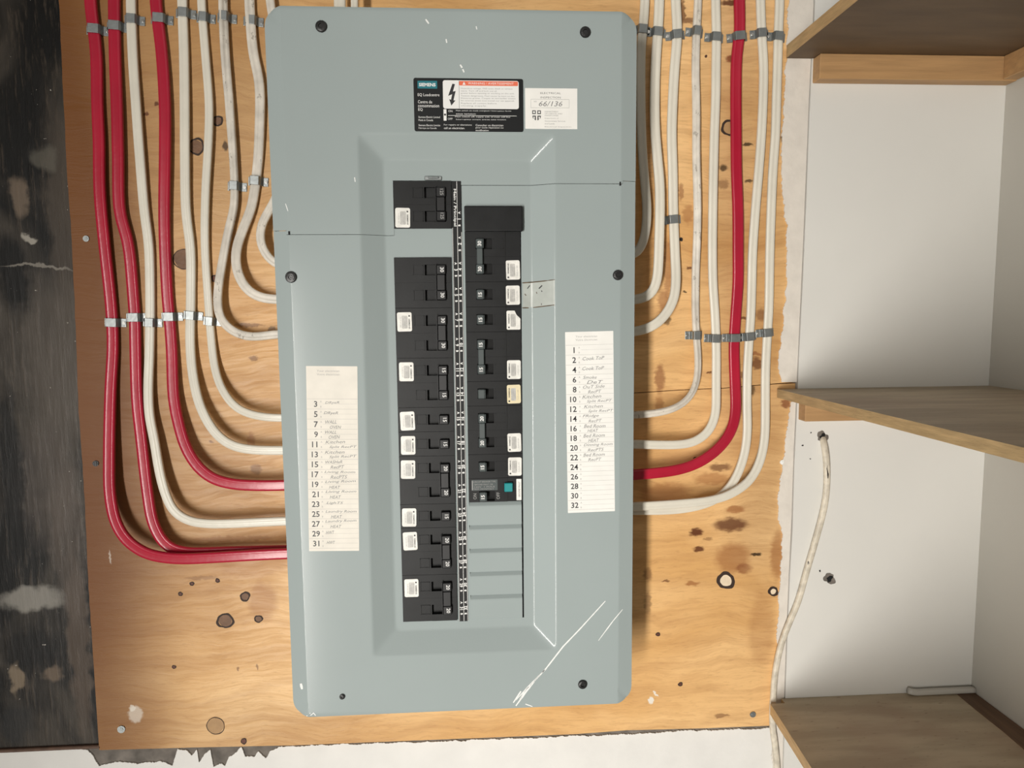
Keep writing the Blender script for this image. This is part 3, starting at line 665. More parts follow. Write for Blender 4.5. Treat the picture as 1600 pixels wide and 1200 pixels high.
# circuit directories
def directory(name, label, u0, u1, v0, v1, rot, paper, vr0, rows, header, bold, base=-.1):
    root = MB(); c = ((u0+u1)/2, (v0+v1)/2)
    rrect(root, u0, u1, v0, v1, 0, .25, .5, 0, rot, base); o = root.build(name, paper, P0, label=label)
    a = math.radians(rot)
    def tr(u, v): return c[0]+(u-c[0])*math.cos(a)+(v-c[1])*math.sin(a), c[1]-(u-c[0])*math.sin(a)+(v-c[1])*math.cos(a)
    ink, rule, pen = MB(), MB(), MB(); n = len(rows); step = (v1-3.2-vr0)/n
    def line(ua, ub, v, w=.22):
        p, q = tr(ua, v), tr(ub, v); p2, q2 = tr(ua, v+w), tr(ub, v+w)
        rule.add([(x*.001, base-.0003, -y*.001) for x, y in (p, q, q2, p2)], [(0, 1, 2, 3)])
    for k, s in enumerate(header):
        U, V = tr(u0+11, v0+5+3.6*k); text(rule, s, U, V, height=2.1, width=23, align='l', rot=rot, base=base, h=.3)
    line(u0+.3, u1-.3, vr0)
    rr = random.Random(len(rows))
    for i, (num, l1, l2) in enumerate(rows):
        v = vr0+step*i; line(u0+.3, u1-.3, v+step); line(u0+16.5, u1-1, v+step*.5, .15)
        U, V = tr(u0+9.2-(1.6 if num > 9 else 0), v+step*.52); text(ink, str(num), U, V, height=6.2, bold=.016, rot=rot, base=base, h=.3)
        for k, s in enumerate('AB'):
            U, V = tr(u0+14.6, v+step*(.28+.5*k)); text(rule, s, U, V, height=1.8, rot=rot, base=base, h=.3)
        for k, s in enumerate((l1, l2)):
            if not s: continue
            U, V = tr(u0+18+(4.5 if k else 0)+rr.uniform(-.8, 1), v+step*((.30 if l2 else .42)+.5*k))
            text(pen, s, U, V, height=3.3+rr.uniform(-.2, .4), width=min(2.9*len(s), u1-u0-20-(4 if k else 0)), align='l', rot=rot+rr.uniform(-1, 2), shear=.28, base=base, h=.32)
    ink.build('row_numbers', M_blk, o, recalc=False); rule.build('ruled_lines', M_rule, o, recalc=False); pen.build('handwriting', M_pen, o, recalc=False)
KS = ('Kitchen', 'Split RecPT')
directory('circuit_directory', 'cream circuit directory card with odd numbers at the left of the cover', 26.2, 78.6, 355, 551.6, -1.2, M_paperL, 389, [
    (3, 'DRyeR', ''), (5, 'DRyeR', ''), (7, 'WALL', 'OVEN'), (9, 'WALL', 'OVEN'), (11,)+KS, (13,)+KS, (15, 'WASHeR', 'RecPT'), (17, 'Living Room', 'RecPTS'),
    (19, 'Living Room', 'HEAT'), (21, 'Living Room', 'HEAT'), (23, 'LighTS', ''), (25, 'Laundry Room', 'HEAT'), (27, 'Laundry Room', 'HEAT'), (29, 'HWT', ''), (31, 'HWT', '')],
    ('Your electrician', 'Votre électricien'), 0)
directory('circuit_directory', 'white circuit directory card with even numbers at the right of the cover', 298.8, 350.0, 322.2, 516.8, .8, M_paperR, 336, [
    (1, '', ''), (2, 'Cook ToP', ''), (4, 'Cook ToP', ''), (6, 'Smoke', '   DeT'), (8, 'OuT Side', 'RecPT'), (10,)+KS, (12,)+KS, (14, 'FRidge', 'RecPT'), (16, 'Bed Room', 'HEAT'),
    (18, 'Bed Room', 'HEAT'), (20, 'Dinning Room', 'RecPTS'), (22, 'Bed Room', 'RecPT'), (24, '', ''), (26, '', ''), (28, '', ''), (30, '', ''), (32, '', '')],
    ('Your electrician', 'Votre électricien'), 0)
# ------------------------------------------------------------------ circuit breakers
def breaker(side, v0, poles, amps, sticker, label, main=False, gfci=False, ylw=False, worn=False, pitch=PT):
    v1 = v0+pitch*poles
    u0, u1 = (120.3, 179.2) if side < 0 else (193.9, 251.9)
    if main: u0, u1 = 121.3, 180.4
    cu = (u0+u1)/2
    t = empty('circuit_breaker', (cu*.001, -.088, -(v0+v1)/2*.001), label, 'circuit breaker', 'black circuit breakers in the panel')
    f = lambda d: u0+d if side > 0 else u1-d      # d = distance from the centre strip
    F = -.0915; hh = 5.5; D0, D1 = (11.0, 28.0) if side > 0 else (5.5, 27.5)
    # body built around the toggle openings
    mb = MB(); bx = lambda d0, d1, a, b, y0=F, y1=-.0875, bv=0: mb.box(f(d0)*.001, f(d1)*.001, y0, y1, -a*.001, -b*.001, bv)
    w = u1-u0
    for k in range(poles):
        a = v0+pitch*k+(.16 if k == 0 else .05); b = v0+pitch*(k+1)-(.16 if k == poles-1 else .05); c = (a+b)/2
        if gfci: c = b-6.6
        bx(0, D0, a, b, F-.0006); bx(D1, D1+14, a, b, F-.0006 if side > 0 else F-.0002); bx(D1+14, w, a, b, F)
        bx(D0, D1, a, c-hh, F-.0006); bx(D0, D1, c+hh, b, F-.0006)
        bx(D0, D1, c-hh-.5, c+hh+.5, -.0868, -.0862, 0)
        # small moulded square beside the opening
        if not gfci:
            q0, q1 = (D1+1.6, D1+12)
            for e0, e1, g0, g1 in ((q0, q1, c-5.2, c-4.7), (q0, q1, c+4.7, c+5.2), (q0, q0+.5, c-5.2, c+5.2), (q1-.5, q1, c-5.2, c+5.2)):
                bx(e0, e1, g0, g1, F-.0008, F-.0004, 0)
    mb.build('body', M_black, t)
    tg = M_toggle if side > 0 else M_black2
    h0, h1 = (D0+.3, D0+7.6) if side > 0 else (D0+.3, D0+10.0)
    for k in range(poles):
        a = v0+pitch*k; c = a+pitch/2
        if gfci: c = a+pitch-6.75
        mb = MB(); mb.box(f(h0)*.001, f(h1)*.001, -.0868, F-.0046, -(c-hh+.5)*.001, -(c+hh-.5)*.001, .0008)
        mb.box(f(h1)*.001, f(h1+.5)*.001, F-.0040, F-.0048, -(c-hh+.9)*.001, -(c+hh-.9)*.001)
        tgo = mb.build('toggle', tg, t)
        if amps:
            mb = MB(); text(mb, str(amps[k] if isinstance(amps, (list, tuple)) else amps), (f(h0)+f(h1))/2-(0 if side > 0 else -1.2), c, rot=90 if side > 0 else -90, height=4.0 if not main else 3.6, bold=.012 if side < 0 else .025, base=F-.0046, h=.15, maxw=7.4)
            mb.build('amp_rating', M_ink if not main else M_inkg, tgo, recalc=False)
    if poles == 2:
        mb = MB(); mb.box(f(h0+.8)*.001, f(h1-.4)*.001, F-.0012, F-.0049, -(v0+pitch/2+hh-.6)*.001, -(v1-pitch/2-hh+.6)*.001, .0006)
        if side < 0: mb.box(f(h1+.1)*.001, f(h1+.55)*.001, F-.0012, F-.0052, -(v0+pitch/2-hh)*.001, -(v1-pitch/2+hh)*.001)
        mb.build('handle_tie', tg, t)
    if gfci:
        mb = MB(); rrect(mb, f(3), f(31), v0+1.6, v0+13.2, 0, .1, .4, 0, 0, F-.0006); mb.build('print_plate', M_toggle, t)
        mb = MB()
        text(mb, 'CIRCUIT BREAKER TYPE', f(17), v0+3.6, height=1.7, width=24, base=F, h=.85); text(mb, 'GROUND FAULT 15A', f(16), v0+6.6, height=1.7, width=20, base=F, h=.85)
        text(mb, '120V  1 POLE', f(17), v0+9.2, height=1.5, width=22, base=F, h=.85); text(mb, 'TEST MONTHLY', f(16), v0+11.6, height=1.5, width=22, base=F, h=.85)
        mb.box(f(3.4)*.001, f(4.4)*.001, F-.0009, F-.0006, -(v0+12.6)*.001, -(v0+2.4)*.001)
        text(mb, 'ON', f(6.5), v0+19.6, rot=90, height=3.6, width=6.4, base=F, h=.75); text(mb, 'OFF', f(31.5), v0+19.4, rot=90, height=3.6, width=7.6, base=F, h=.75)
        mb.build('lettering', M_inkg, t, recalc=False)
        MB().box(f(37.2)*.001, f(48.2)*.001, F-.0010, F+.001, -(v0+15.6)*.001, -(v0+4.2)*.001, .0006).build('test_button', M_black2, t)
        MB().box(f(38.2)*.001, f(47.2)*.001, F-.0042, F-.0009, -(v0+14.7)*.001, -(v0+5.0)*.001, .0008).build('test_button', M_tealb, t, label='teal test button')
        mb = MB(); rrect(mb, f(51.4), f(56.8), v0+1.6, v1-1.2, 0, .15, .5, 0, 0, F-.0001); st = mb.build('side_sticker', M_paperR, t)
        mb = MB(); text(mb, 'GROUND FAULT', f(54.4), (v0+v1)/2, rot=90, height=2.0, width=17, base=F-.0001, h=.2); mb.build('lettering', M_blk, st, recalc=False)
    for k in (sticker if isinstance(sticker, (list, tuple)) else ([] if sticker is None else [sticker])):
        c = v0+pitch*(k+.5)+(1.2 if side < 0 else 1.0)
        jx, jr = R_.uniform(-.5, .5), R_.uniform(-2, 2)
        if side < 0: a, b = u0+1.8+jx, u0+17.0+jx
        else: a, b = u1-15.6+jx*.5, u1-1.0+jx*.5
        mb = MB()
        if worn:   # torn upper right corner
            q = [(a+.8, c-10), (a+8.4, c-10), (a+10.6, c-5.6), (a+13.6, c-2.6), (b, c-1.4), (b, c+9.2), (b-.9, c+10), (a+.9, c+10), (a, c+9), (a, c-9)]
            mb.prism([(x*.001, -y*.001) for x, y in q], F-.00025, F+.0001)
        else: rrect(mb, a, b, c-10, c+10, -.1, .25, 1.8, 0, jr, F)
        st = mb.build('sticker', M_stickY if ylw else M_stick, t)
        mb = MB(); rt = 90 if side > 0 else -90
        ed = a+2.4 if side > 0 else b-2.6
        text(mb, 'SIEMENS', ed, c-1.5 if side > 0 else c+2.0, rot=rt, height=1.5, width=10.5, bold=.02, base=F, h=.35)
        mb.box((ed-.8)*.001, (ed+.8)*.001, F-.00035, F-.00025, -((c+7.6 if side > 0 else c-6.2)-.8)*.001, -((c+7.6 if side > 0 else c-6.2)+.8)*.001)
        mb.build('sticker_print', M_blk, st, recalc=False)
        mb = MB()
        for e, w_, s in ((5.2, 11, 'LR 20616 issue'), (7.0, 12, 'AC 120/240 V'), (8.8, 9, 'type Q 10 kA'), (11.6, 11, 'Cu-Al wire 60C')):
            if worn and e > 9: continue
            text(mb, s, a+e if side > 0 else b-e, c+.6, rot=rt, height=1.2, width=w_, base=F, h=.35)
        mb.build('fine_print', M_inkg, st, recalc=False)
        mb = MB(); g0, g1 = (a+4.2, a+9.6) if side > 0 else (b-10.4, b-4.2)
        rrect(mb, g0, g1, c-6.5, c+7.0, .05, .30, 1.2, 0, jr, F); mb.build('print_block', M_stickg, st)
    return t
V = lambda n: (243.6+PT*(n-3)/2) if n % 2 else (FV+PT*(n-2)/2)
breaker(-1, 165.9, 2, (125, 125), 1, 'main two-pole breaker marked 125, alone above the grey gap at upper left', main=True, pitch=24.1)
breaker(-1, V(3), 2, 30, None, 'two-pole 30 amp breaker without sticker, top of the left bank beside 3 and 5')
breaker(-1, V(7), 2, 30, 0, 'two-pole 30 amp breaker with sticker in the left bank beside 7 and 9')
breaker(-1, V(11), 2, 15, 0, 'two-pole 15 amp breaker with tied toggles in the left bank, beside 11 and 13')
breaker(-1, V(15), 1, 15, 0, 'upper of the two adjoining single-pole 15 amp breakers in the left bank')
breaker(-1, V(17), 1, 15, 0, 'lower of the two adjoining single-pole 15 amp breakers in the left bank')
breaker(-1, V(19), 2, 20, 0, 'topmost of the three two-pole 20 amp breakers in the left bank')
breaker(-1, V(23), 1, 15, 0, 'single-pole 15 amp breaker squeezed between two-pole 20 amp breakers, left bank')
breaker(-1, V(25), 2, 20, 0, 'middle one of the three two-pole 20 amp breakers in the left bank')
breaker(-1, V(29), 2, 20, 0, 'two-pole 20 amp breaker at the bottom of the left bank beside 29 and 31')
breaker(1, V(2), 2, 30, 1, 'two-pole 30 amp breaker in the right bank just under the blank filler')
breaker(1, V(6), 1, 15, 0, 'single-pole 15 amp breaker in the right bank beside 6, tape patch at its right')
breaker(1, V(8), 1, 15, 0, 'single-pole 15 amp breaker in the right bank with a torn sticker', worn=True)
breaker(1, V(10), 2, 15, 1, 'two-pole 15 amp breaker in the right bank with a shiny grey tie bar')
breaker(1, V(14), 1, None, 0, 'single-pole breaker in the right bank with a yellowed sticker and unmarked toggle', ylw=True)
breaker(1, V(16), 2, 20, 1, 'only two-pole 20 amp breaker in the right bank')
breaker(1, V(20), 1, 15, 0, 'single-pole 15 amp breaker in the right bank directly above the teal-button breaker')
breaker(1, V(22), 1, 15, None, 'ground-fault breaker with a teal test button, lowest in the right bank', gfci=True)
# ------------------------------------------------------------------ cables
def catmull(P, step=.0045):
    out = []
    Q = [P[0]*2-P[1]]+P+[P[-1]*2-P[-2]]
    for i in range(1, len(Q)-2):
        p0, p1, p2, p3 = Q[i-1:i+3]; n = max(1, int((p2-p1).length/step))
        # centripetal parametrisation keeps uneven control points from looping
        t0 = 0; t1 = t0+max(1e-6, (p1-p0).length)**.5; t2 = t1+max(1e-6, (p2-p1).length)**.5; t3 = t2+max(1e-6, (p3-p2).length)**.5
        for k in range(n):
            t = t1+(t2-t1)*k/n
            A1 = p0*((t1-t)/(t1-t0))+p1*((t-t0)/(t1-t0)); A2 = p1*((t2-t)/(t2-t1))+p2*((t-t1)/(t2-t1)); A3 = p2*((t3-t)/(t3-t2))+p3*((t-t2)/(t3-t2))
            B1 = A1*((t2-t)/(t2-t0))+A2*((t-t0)/(t2-t0)); B2 = A2*((t3-t)/(t3-t1))+A3*((t-t1)/(t3-t1))
            out.append(B1*((t2-t)/(t2-t1))+B2*((t-t1)/(t2-t1)))
    out.append(Q[-2]); return out
def smooth(P, it=3):
    for _ in range(it): P = [P[0]]+[(P[i-1]+P[i]*2+P[i+1])/4 for i in range(1, len(P)-1)]+[P[-1]]
    return P
def sweep(P, w, th, twist=None, lobes=2, n=36):
    """flat sheathed cable: rounded cross-section with a shallow valley between the conductors"""
    mb = MB(); vs = []; fs = []; N = len(P)
    for i, p in enumerate(P):
        t = (P[min(i+1, N-1)]-P[max(i-1, 0)]).normalized()
        nrm = Vector((0, -1, 0)); nrm = (nrm-t*nrm.dot(t)).normalized(); side = t.cross(nrm)
        a = twist(i/(N-1)) if twist else 0
        p = p+nrm*(abs(math.sin(a))*w/2)
        s2 = side*math.cos(a)+nrm*math.sin(a); n2 = nrm*math.cos(a)-side*math.sin(a)
        for k in range(n):
            q = 2*math.pi*k/n; c, s_ = math.cos(q), math.sin(q)
            x = math.copysign(abs(c)**.7, c)*w/2; y = math.copysign(abs(s_)**(.55 if lobes > 1 else .9), s_)*th/2
            if lobes == 2: y *= 1-.34*math.exp(-(x/(w*.09))**2)
            if lobes == 3: y *= 1-.20*(math.exp(-((x-w*.15)/(w*.06))**2)+math.exp(-((x+w*.15)/(w*.06))**2))
            vs.append(p+s2*x+n2*y)
    for i in range(N-1):
        for k in range(n):
            a, b = i*n+k, i*n+(k+1) % n; fs.append((a, b, b+n, a+n))
    fs.append(tuple(range(n))); fs.append(tuple(range((N-1)*n, N*n)))
    return mb.add(vs, fs)
RED, WHT = 0, 1
def cable(pts, kind, clip_y, label, end_side, front=0.0, rise=.020, twist=None, m=None, group=None, endz=None, w=None):
    """pts: traced places along the run; clip_y: picture rows where straps hold it to the board"""
    W = w or (.0128 if kind == RED else .0106); TH = .0064 if kind == RED else .0056
    base = TH/2+.0005
    x0_, y0_ = pts[1]; pts = [(x0_-3, -330), (x0_-2, -180), (x0_, -60)]+pts[1:]
    dist = [0]
    for a, b in zip(pts, pts[1:]): dist.append(dist[-1]+math.hypot(b[0]-a[0], b[1]-a[1]))
    T_ = dist[-1]
    anchors = [0.0]
    for cy in clip_y:
        i = min(range(len(pts)), key=lambda k: abs(pts[k][1]-cy) if k < len(pts)*.8 else 1e9); anchors.append(dist[i])
    out = []
    for (px, py), d in zip(pts, dist):
        off = base
        for a, b in zip(anchors, anchors[1:]):
            if a <= d <= b and b-a > 1: off += .0022*math.sin(math.pi*(d-a)/(b-a))**2
        if d > anchors[-1]:
            q = (d-anchors[-1])/(T_-anchors[-1]); q = q*q*(3-2*q); off += (rise+front)*q
        out.append(at(px, py, -off))
    if end_side:
        e = out[-1].copy(); xe = .0115 if end_side < 0 else .3605
        n = max(1, int(abs(xe-e.x)/.012))
        for k in range(1, n+1): out.append(Vector((e.x+(xe-e.x)*k/n, e.y, e.z)))
    P = smooth(catmull(out), 4)
    o = sweep(P, W, TH, twist, 3 if kind == RED else 2).build('electrical_cable', m or (M_cr if kind == RED else M_cw), None, smooth=True)
    tag(o, label, 'cable', group); return o, P
GL, GR = 'cables on the left of the panel', 'cables on the right of the panel'
cable([(141, -25), (141.6, 0), (150.7, 82), (152.6, 165), (155, 220), (156.2, 300), (163.6, 382), (172.7, 465), (176, 509), (176.5, 547), (173, 610), (170.8, 715), (172, 772), (181, 816), (198, 844), (227, 864), (259, 871.5),
       (287.5, 873), (316, 872), (359, 869.5), (402, 867), (446, 865)], RED, (47, 504), 'outermost red cable on the left, sweeping lowest into the panel', -1, front=.009, group=GL)
cable([(178, -25), (178.8, 0), (180, 82), (183, 165), (185, 247), (187.5, 330), (200.7, 382), (208.7, 465), (211, 497), (212, 547), (214.5, 625), (221, 686), (231, 772), (239, 816), (253, 844), (267, 857), (284, 862.5),
       (302, 863.5), (359, 862), (446, 860)], RED, (41, 496), 'second red cable from the left edge of the board, passing behind the outermost one', -1, rise=.016, group=GL)
cable([(204, -25), (205, 0), (207.6, 82), (213, 165), (219, 247), (226, 330), (232.7, 382), (235, 465), (234, 547), (232, 615), (234, 650), (241, 686), (251, 744), (261, 778), (273, 800), (293, 813), (322, 818), (359, 818), (402, 816), (446, 814)],
      WHT, (30, 504), 'white cable between two red ones at left, lowest white bend on that side', -1, group=GL)
cable([(242, -25), (243.7, 0), (253, 82), (258, 165), (258, 247), (257, 330), (258, 382), (262, 465), (265, 496), (268.7, 547), (271.5, 620), (278, 657), (291, 700), (309, 729), (331, 747), (359, 755.5), (402, 758.5), (445, 758)],
      RED, (29, 495), 'red cable furthest right on the left side, bending in above the low white one', -1, group=GL)
cable([(284.5, -25), (285, 0), (287.7, 82), (288.8, 165), (289.2, 247), (291, 330), (298, 390), (298.4, 465), (297.5, 540), (302, 589), (311, 629), (323.5, 657), (338, 678), (358, 694), (380, 701), (410, 703.5), (443, 703.5)],
      WHT, (20, 493), 'white cable right of the three red ones, entering above the shortest red run', -1, group=GL)
cable([(314, -25), (315, 0), (321, 82), (327, 165), (326, 220), (321.5, 300), (320.5, 382), (325.5, 465), (329.5, 520), (336, 575), (345, 604), (357, 624), (371, 638), (394, 648), (417, 652), (440, 653)],
      WHT, (27, 502), 'white cable bending in just below the curl of the twisted cable at left', -1, w=.0092, group=GL)
cable([(349, -25), (350, 0), (352.6, 82), (359, 165), (365.5, 247), (367.5, 290), (366.5, 325), (359, 355), (348, 410), (340.5, 460), (342, 490), (352, 508), (371, 521.5), (393, 526.5), (414, 524.5), (436, 522)],
      WHT, (27, 291), 'twisted white cable left of the panel, entering at the third gap down', -1, rise=.014, twist=lambda t: .75*math.exp(-((t-.30)/.16)**2)-.5*math.exp(-((t-.62)/.12)**2), m=M_cwg, w=.0098, group=GL)
cable([(389, -25), (390.5, 0), (396, 82), (405.5, 130), (406, 192), (403.7, 247), (400, 283), (393, 325), (380, 358), (370, 388), (369, 415), (376, 438), (389, 455), (407, 465), (436, 468)],
      WHT, (31, 283), 'twisted white cable nearest the panel edge at left, with an upper strap', -1, rise=.014, twist=lambda t: .7*math.exp(-((t-.25)/.14)**2), m=M_cwg, w=.0108, group=GL)
cable([(421, -25), (422, 0), (430, 45), (443, 120), (447, 200), (443, 270), (432, 308), (421, 329), (411, 344), (406, 368), (410, 388), (419, 403), (436, 415)],
      WHT, (), 'short white loop peeking out from behind the left panel edge', -1, rise=.012, m=M_cwg, w=.0096, group=GL)
for i, (px, lb) in enumerate(((531, 'short white cable end dropping into the panel top, left one'), (554, 'short white cable end dropping into the panel top, right one'))):
    a, b = at(px, -330, -.03), at(px, 4, -.03)
    P = smooth(catmull([a, (a+b)/2, b, Vector((b.x, -.03, -.0112))]))
    tag(sweep(P, .0125 if i == 0 else .008, .006).build('electrical_cable', M_cw, None, smooth=True), lb, 'cable', 'cables entering the panel top')
cable([(1009, -25), (1007.5, 0), (1005, 40), (1002, 70), (1001, 140), (1002, 200), (1004, 243), (1007.5, 287), (1010.5, 325), (1009, 358), (1003, 383), (992, 398)],
      WHT, (46,), 'shadowed white cable nearest the right panel edge', 1, rise=.012, m=M_cw, group=GR)
cable([(1031, -25), (1030, 0), (1028, 45), (1025, 87), (1023, 140), (1023.4, 200), (1026.6, 243), (1030.5, 287), (1031, 330), (1030, 373), (1028.5, 415), (1026, 440), (1020.5, 456), (1010, 464), (992, 468.5)],
      WHT, (50,), 'second white cable from the right panel edge, plain bend at mid height', 1, rise=.014, w=.0113, group=GR)
cable([(1054.5, -25), (1055.6, 0), (1058, 52), (1054, 105), (1051, 157), (1049.4, 210), (1051, 265), (1052, 330), (1054.5, 395), (1056, 440), (1053, 466), (1045, 484), (1032.5, 500), (1016, 511.5), (990, 518.5)],
      WHT, (54, 343), 'white cable with a lone strap halfway down, right of the panel', 1, rise=.014, w=.0113, group=GR)
cable([(1091, -25), (1090, 0), (1088, 50), (1086.3, 105), (1087, 175), (1086.8, 243), (1088, 287), (1089, 330), (1088.4, 373), (1087, 417), (1086.5, 440), (1086, 492), (1087.5, 527), (1089.7, 560), (1088.5, 589), (1083, 610), (1071, 626), (1051.7, 638), (1027, 644.5), (989, 648)],
      WHT, (50, 524), 'speckled rounder white cable with a wide curl, right side', 1, twist=lambda t: .6*math.sin(9*t), m=M_cwg, w=.0092, group=GR)
cable([(1118, -25), (1118, 0), (1119.3, 58), (1118.6, 105), (1118, 157), (1116, 210), (1114.6, 270), (1113.5, 330), (1113, 395), (1113.7, 440), (1117, 492), (1119, 545), (1118.8, 597), (1118.8, 630), (1117.5, 650), (1112, 666), (1101, 680), (1084, 690.5), (1062, 694.5), (1032.5, 695), (988, 694)],
      WHT, (58, 529), 'white cable just left of the red one on the right side', 1, group=GR)
cable([(1156, -25), (1155, 0), (1155.3, 52), (1151, 87), (1149.7, 140), (1150, 210), (1150.5, 265), (1152.8, 330), (1153, 395), (1153, 440), (1149.5, 492), (1146.8, 540), (1147.6, 580), (1149, 615), (1149.3, 642), (1146, 664), (1137, 683), (1122, 701), (1103, 716), (1082, 727), (1058.7, 734), (1032.5, 738), (988, 742)],
      RED, (58, 528), 'only red cable on the right side of the panel', 1, group=GR)
cable([(1187, -25), (1188, 0), (1190, 52), (1193, 105), (1192, 157), (1189.5, 210), (1185.5, 265), (1180, 330), (1175.7, 395), (1174.6, 440), (1173, 492), (1170, 536), (1167.6, 580), (1167, 635), (1167.6, 672), (1164.5, 702), (1158, 727), (1149, 748), (1138, 764), (1122, 778), (1100, 788), (1067, 795), (1032, 797.5), (988, 797.5)],
      WHT, (52, 525), 'white cable right of the red one, tucked behind the outermost bend', 1, rise=.012, group=GR)
cable([(1219, -25), (1218, 0), (1216, 52), (1214.6, 105), (1213, 157), (1211.5, 210), (1207.5, 265), (1204.7, 330), (1202.7, 395), (1202, 440), (1201, 485), (1198, 536), (1196, 580), (1195.6, 650), (1195, 680), (1191, 708), (1182, 734), (1170, 752), (1152, 766), (1130.5, 776.5), (1102.5, 783), (1067.5, 786.5), (1032.5, 789), (988, 791.5)],
      WHT, (57, 520), 'outermost white cable on the right, lowest sweep into the panel', 1, front=.012, rise=.014, group=GR)
# painted cable coming out of the white panel, down beside the lowest shelf
pc = [(1284, 679, .004), (1286, 686, -.004), (1290, 707, -.010), (1292, 741, -.012), (1290.5, 775, -.012), (1286, 801, -.010), (1276, 838, -.008), (1268, 866, -.008), (1262, 886, -.008), (1256, 908, -.008), (1246.5, 941, -.007),
      (1233, 973, -.0065), (1221, 1005, -.0062), (1213, 1040, -.006), (1209.5, 1067, -.006), (1208, 1091, -.006), (1206.5, 1115, -.006), (1207.5, 1140, -.005), (1210.5, 1160, -.005), (1213.5, 1190, -.005), (1217, 1250, -.005)]
P = smooth(catmull([at(a, b, y) for a, b, y in pc]), 3)
o = sweep(P, .0078, .0066, lobes=1, n=14).build('electrical_cable', M_cp, None, smooth=True)
tag(o, 'paint-crusted cable hanging from a hole in the white wall beside the shelves', 'cable')
# white pipe end lying at the back of the lowest shelf
P = smooth(catmull([Vector((at(1421, 1063, -.010).x, -.0085, z3+.0065)), Vector((at(1428, 1070, -.012).x, -.0095, z3+.0042)), Vector((at(1450, 1072, -.012).x, -.0095, z3+.0042)), Vector((XS-.001, -.0095, z3+.0042))]), 2)
tag(sweep(P, .0078, .0078, lobes=1, n=14).build('cable_offcut', M_side, None, smooth=True), 'white cable end lying along the back of the lowest shelf', 'cable')
# ------------------------------------------------------------------ straps
def strap(px, py, kind, ear, rot, label, group, stand=None, w=None):
    if stand is None: stand = .0036 if w in (.0092, .0098) and not (w == .0092 and px < 400) else .0008
    c = at(px, py, -.004); cw = (w or (.0128 if kind == RED else .0106))/2+.0006; th = (.0064 if kind == RED else .0056)+.0014+stand
    t = empty('cable_strap', (c.x, 0, c.z), label, 'cable clip', group)
    sg = ear; foot = -.0012
    prof = [(-sg*(cw+.0034), foot), (-sg*(cw+.0012), foot), (-sg*(cw+.0004), foot-.0012), (-sg*cw, -th*.70), (-sg*(cw-.0014), -th), (sg*(cw-.0014), -th), (sg*cw, -th*.70), (sg*(cw+.0004), foot-.0012), (sg*(cw+.0014), foot), (sg*(cw+.0068), foot)]
    L = .0049; T_ = .0011; a = math.radians(rot); ca, sa = math.cos(a), math.sin(a)
    inn = []
    for i, (x, y) in enumerate(prof):
        p = prof[max(i-1, 0)]; q = prof[min(i+1, len(prof)-1)]; dx, dy = q[0]-p[0], q[1]-p[1]; l = math.hypot(dx, dy)
        nx, ny = -dy/l, dx/l
        if ny < 0 or (abs(ny) < .3 and nx*(x) > 0): nx, ny = -nx, -ny
        inn.append((x+nx*T_*.9, min(y+max(ny, .0)*T_*.9, -.00008)))
    vs = []; n = len(prof)
    for z in (-L, L):
        for (x, y) in prof+inn: vs.append((c.x+x*ca-z*sa, y, c.z+x*sa+z*ca))
    fs = []; o2 = 2*n
    for i in range(n-1):
        fs += [(i, i+1, i+1+o2, i+o2), (i+n, i+1+n, i+1+n+o2, i+n+o2), (i, i+1, i+1+n, i+n), (i+o2, i+1+o2, i+1+n+o2, i+n+o2)]
    fs += [(0, n, n+o2, o2), (n-1, 2*n-1, 2*n-1+o2, n-1+o2)]
    mb = MB().add(vs, fs); so = mb.build('strap', M_galv, t)
    bv = so.modifiers.new('b', 'BEVEL'); bv.width = .0003; bv.segments = 2; bv.limit_method = 'ANGLE'
    ex = sg*(cw+.0044); q = Vector((c.x+ex*ca, 0, c.z+ex*sa)); mb = MB()
    disc(mb, q, .0019, foot, .0010, n=14, wob=0); disc(mb, q, .0012, foot-.0010, .0004, n=12, wob=0)
    mb.build('nail', M_nail, t)
GT, GM = 'straps of the top row', 'straps of the middle row'
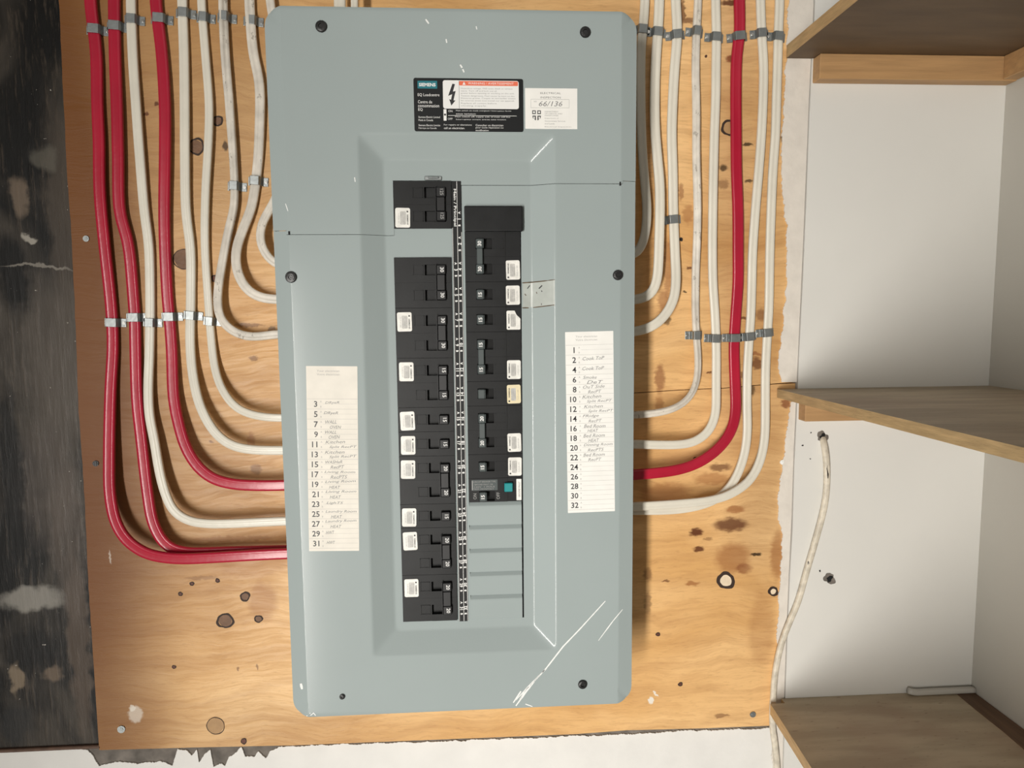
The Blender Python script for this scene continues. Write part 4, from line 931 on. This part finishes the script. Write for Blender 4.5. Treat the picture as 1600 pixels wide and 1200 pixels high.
for i, (px, py, k, w, d) in enumerate([(148, 46, RED, None, 'leftmost red cable'), (180, 41, RED, None, 'second red cable from left'), (206, 30, WHT, None, 'white cable between the red ones'), (249, 29, RED, None, 'third red cable from left'),
        (286.5, 20, WHT, None, 'first white cable right of the red ones'), (318, 27, WHT, .0092, 'second white cable right of the red ones'), (351, 27, WHT, .0098, 'third white cable right of the red ones'), (392.5, 32, WHT, .0108, 'cable beside the left panel corner')]):
    strap(px, py, k, 1, -4, 'strap in the top left row, on the '+d, GT, w=w)
for i, (px, py, k, w, d, r) in enumerate([(176, 504, RED, None, 'leftmost red cable', -3), (210, 496, RED, None, 'second red cable from left', 0), (234.5, 504, WHT, None, 'white cable between the red ones', -4), (265, 495, RED, None, 'third red cable from left', 0),
        (298, 493, WHT, None, 'first white cable right of the red ones', -6), (328, 502, WHT, .0092, 'last cable of the row', -6)]):
    strap(px, py, k, 1, r, 'strap in the left middle row, on the '+d, GM, w=w)
strap(367, 291, WHT, 1, -4, 'bright strap on the twisted cable, left of the panel, the lower of the pair', 'pair of straps left of the panel', stand=.0036, w=.0100)
strap(400, 283, WHT, 1, -4, 'bright strap on the cable nearest the left panel edge, the higher of the pair', 'pair of straps left of the panel', stand=.0036, w=.0110)
for i, (px, py, k, w, d, r) in enumerate([(1004, 46, WHT, None, 'shadowed cable at the panel corner', -5), (1028, 50, WHT, .0113, 'second cable from the panel', -5), (1058, 54, WHT, .0113, 'third cable from the panel', 6), (1088, 50, WHT, .0092, 'speckled cable', -6),
        (1119, 58, WHT, None, 'cable left of the red one', -4), (1155, 57, RED, None, 'red cable', 6), (1190, 52, WHT, None, 'first white cable right of the red one', 4), (1216, 57, WHT, None, 'outermost cable', -5)]):
    strap(px, py, k, -1, r, 'strap in the top right row, on the '+d, GT, w=w)
for i, (px, py, k, w, d, r) in enumerate([(1087, 524, WHT, .0092, 'speckled cable', 0), (1117.5, 529, WHT, None, 'cable left of the red one', -3), (1147.5, 528, RED, None, 'red cable', 0), (1171, 526, WHT, None, 'first white cable right of the red one', 6), (1198.5, 520, WHT, None, 'outermost cable', 5)]):
    strap(px, py, k, -1, r, 'strap in the right middle row, on the '+d, GM, w=w)
strap(1052, 343, WHT, -1, 5, 'lone galvanised strap on the third cable right of the panel', 'straps of the right side', w=.0113)
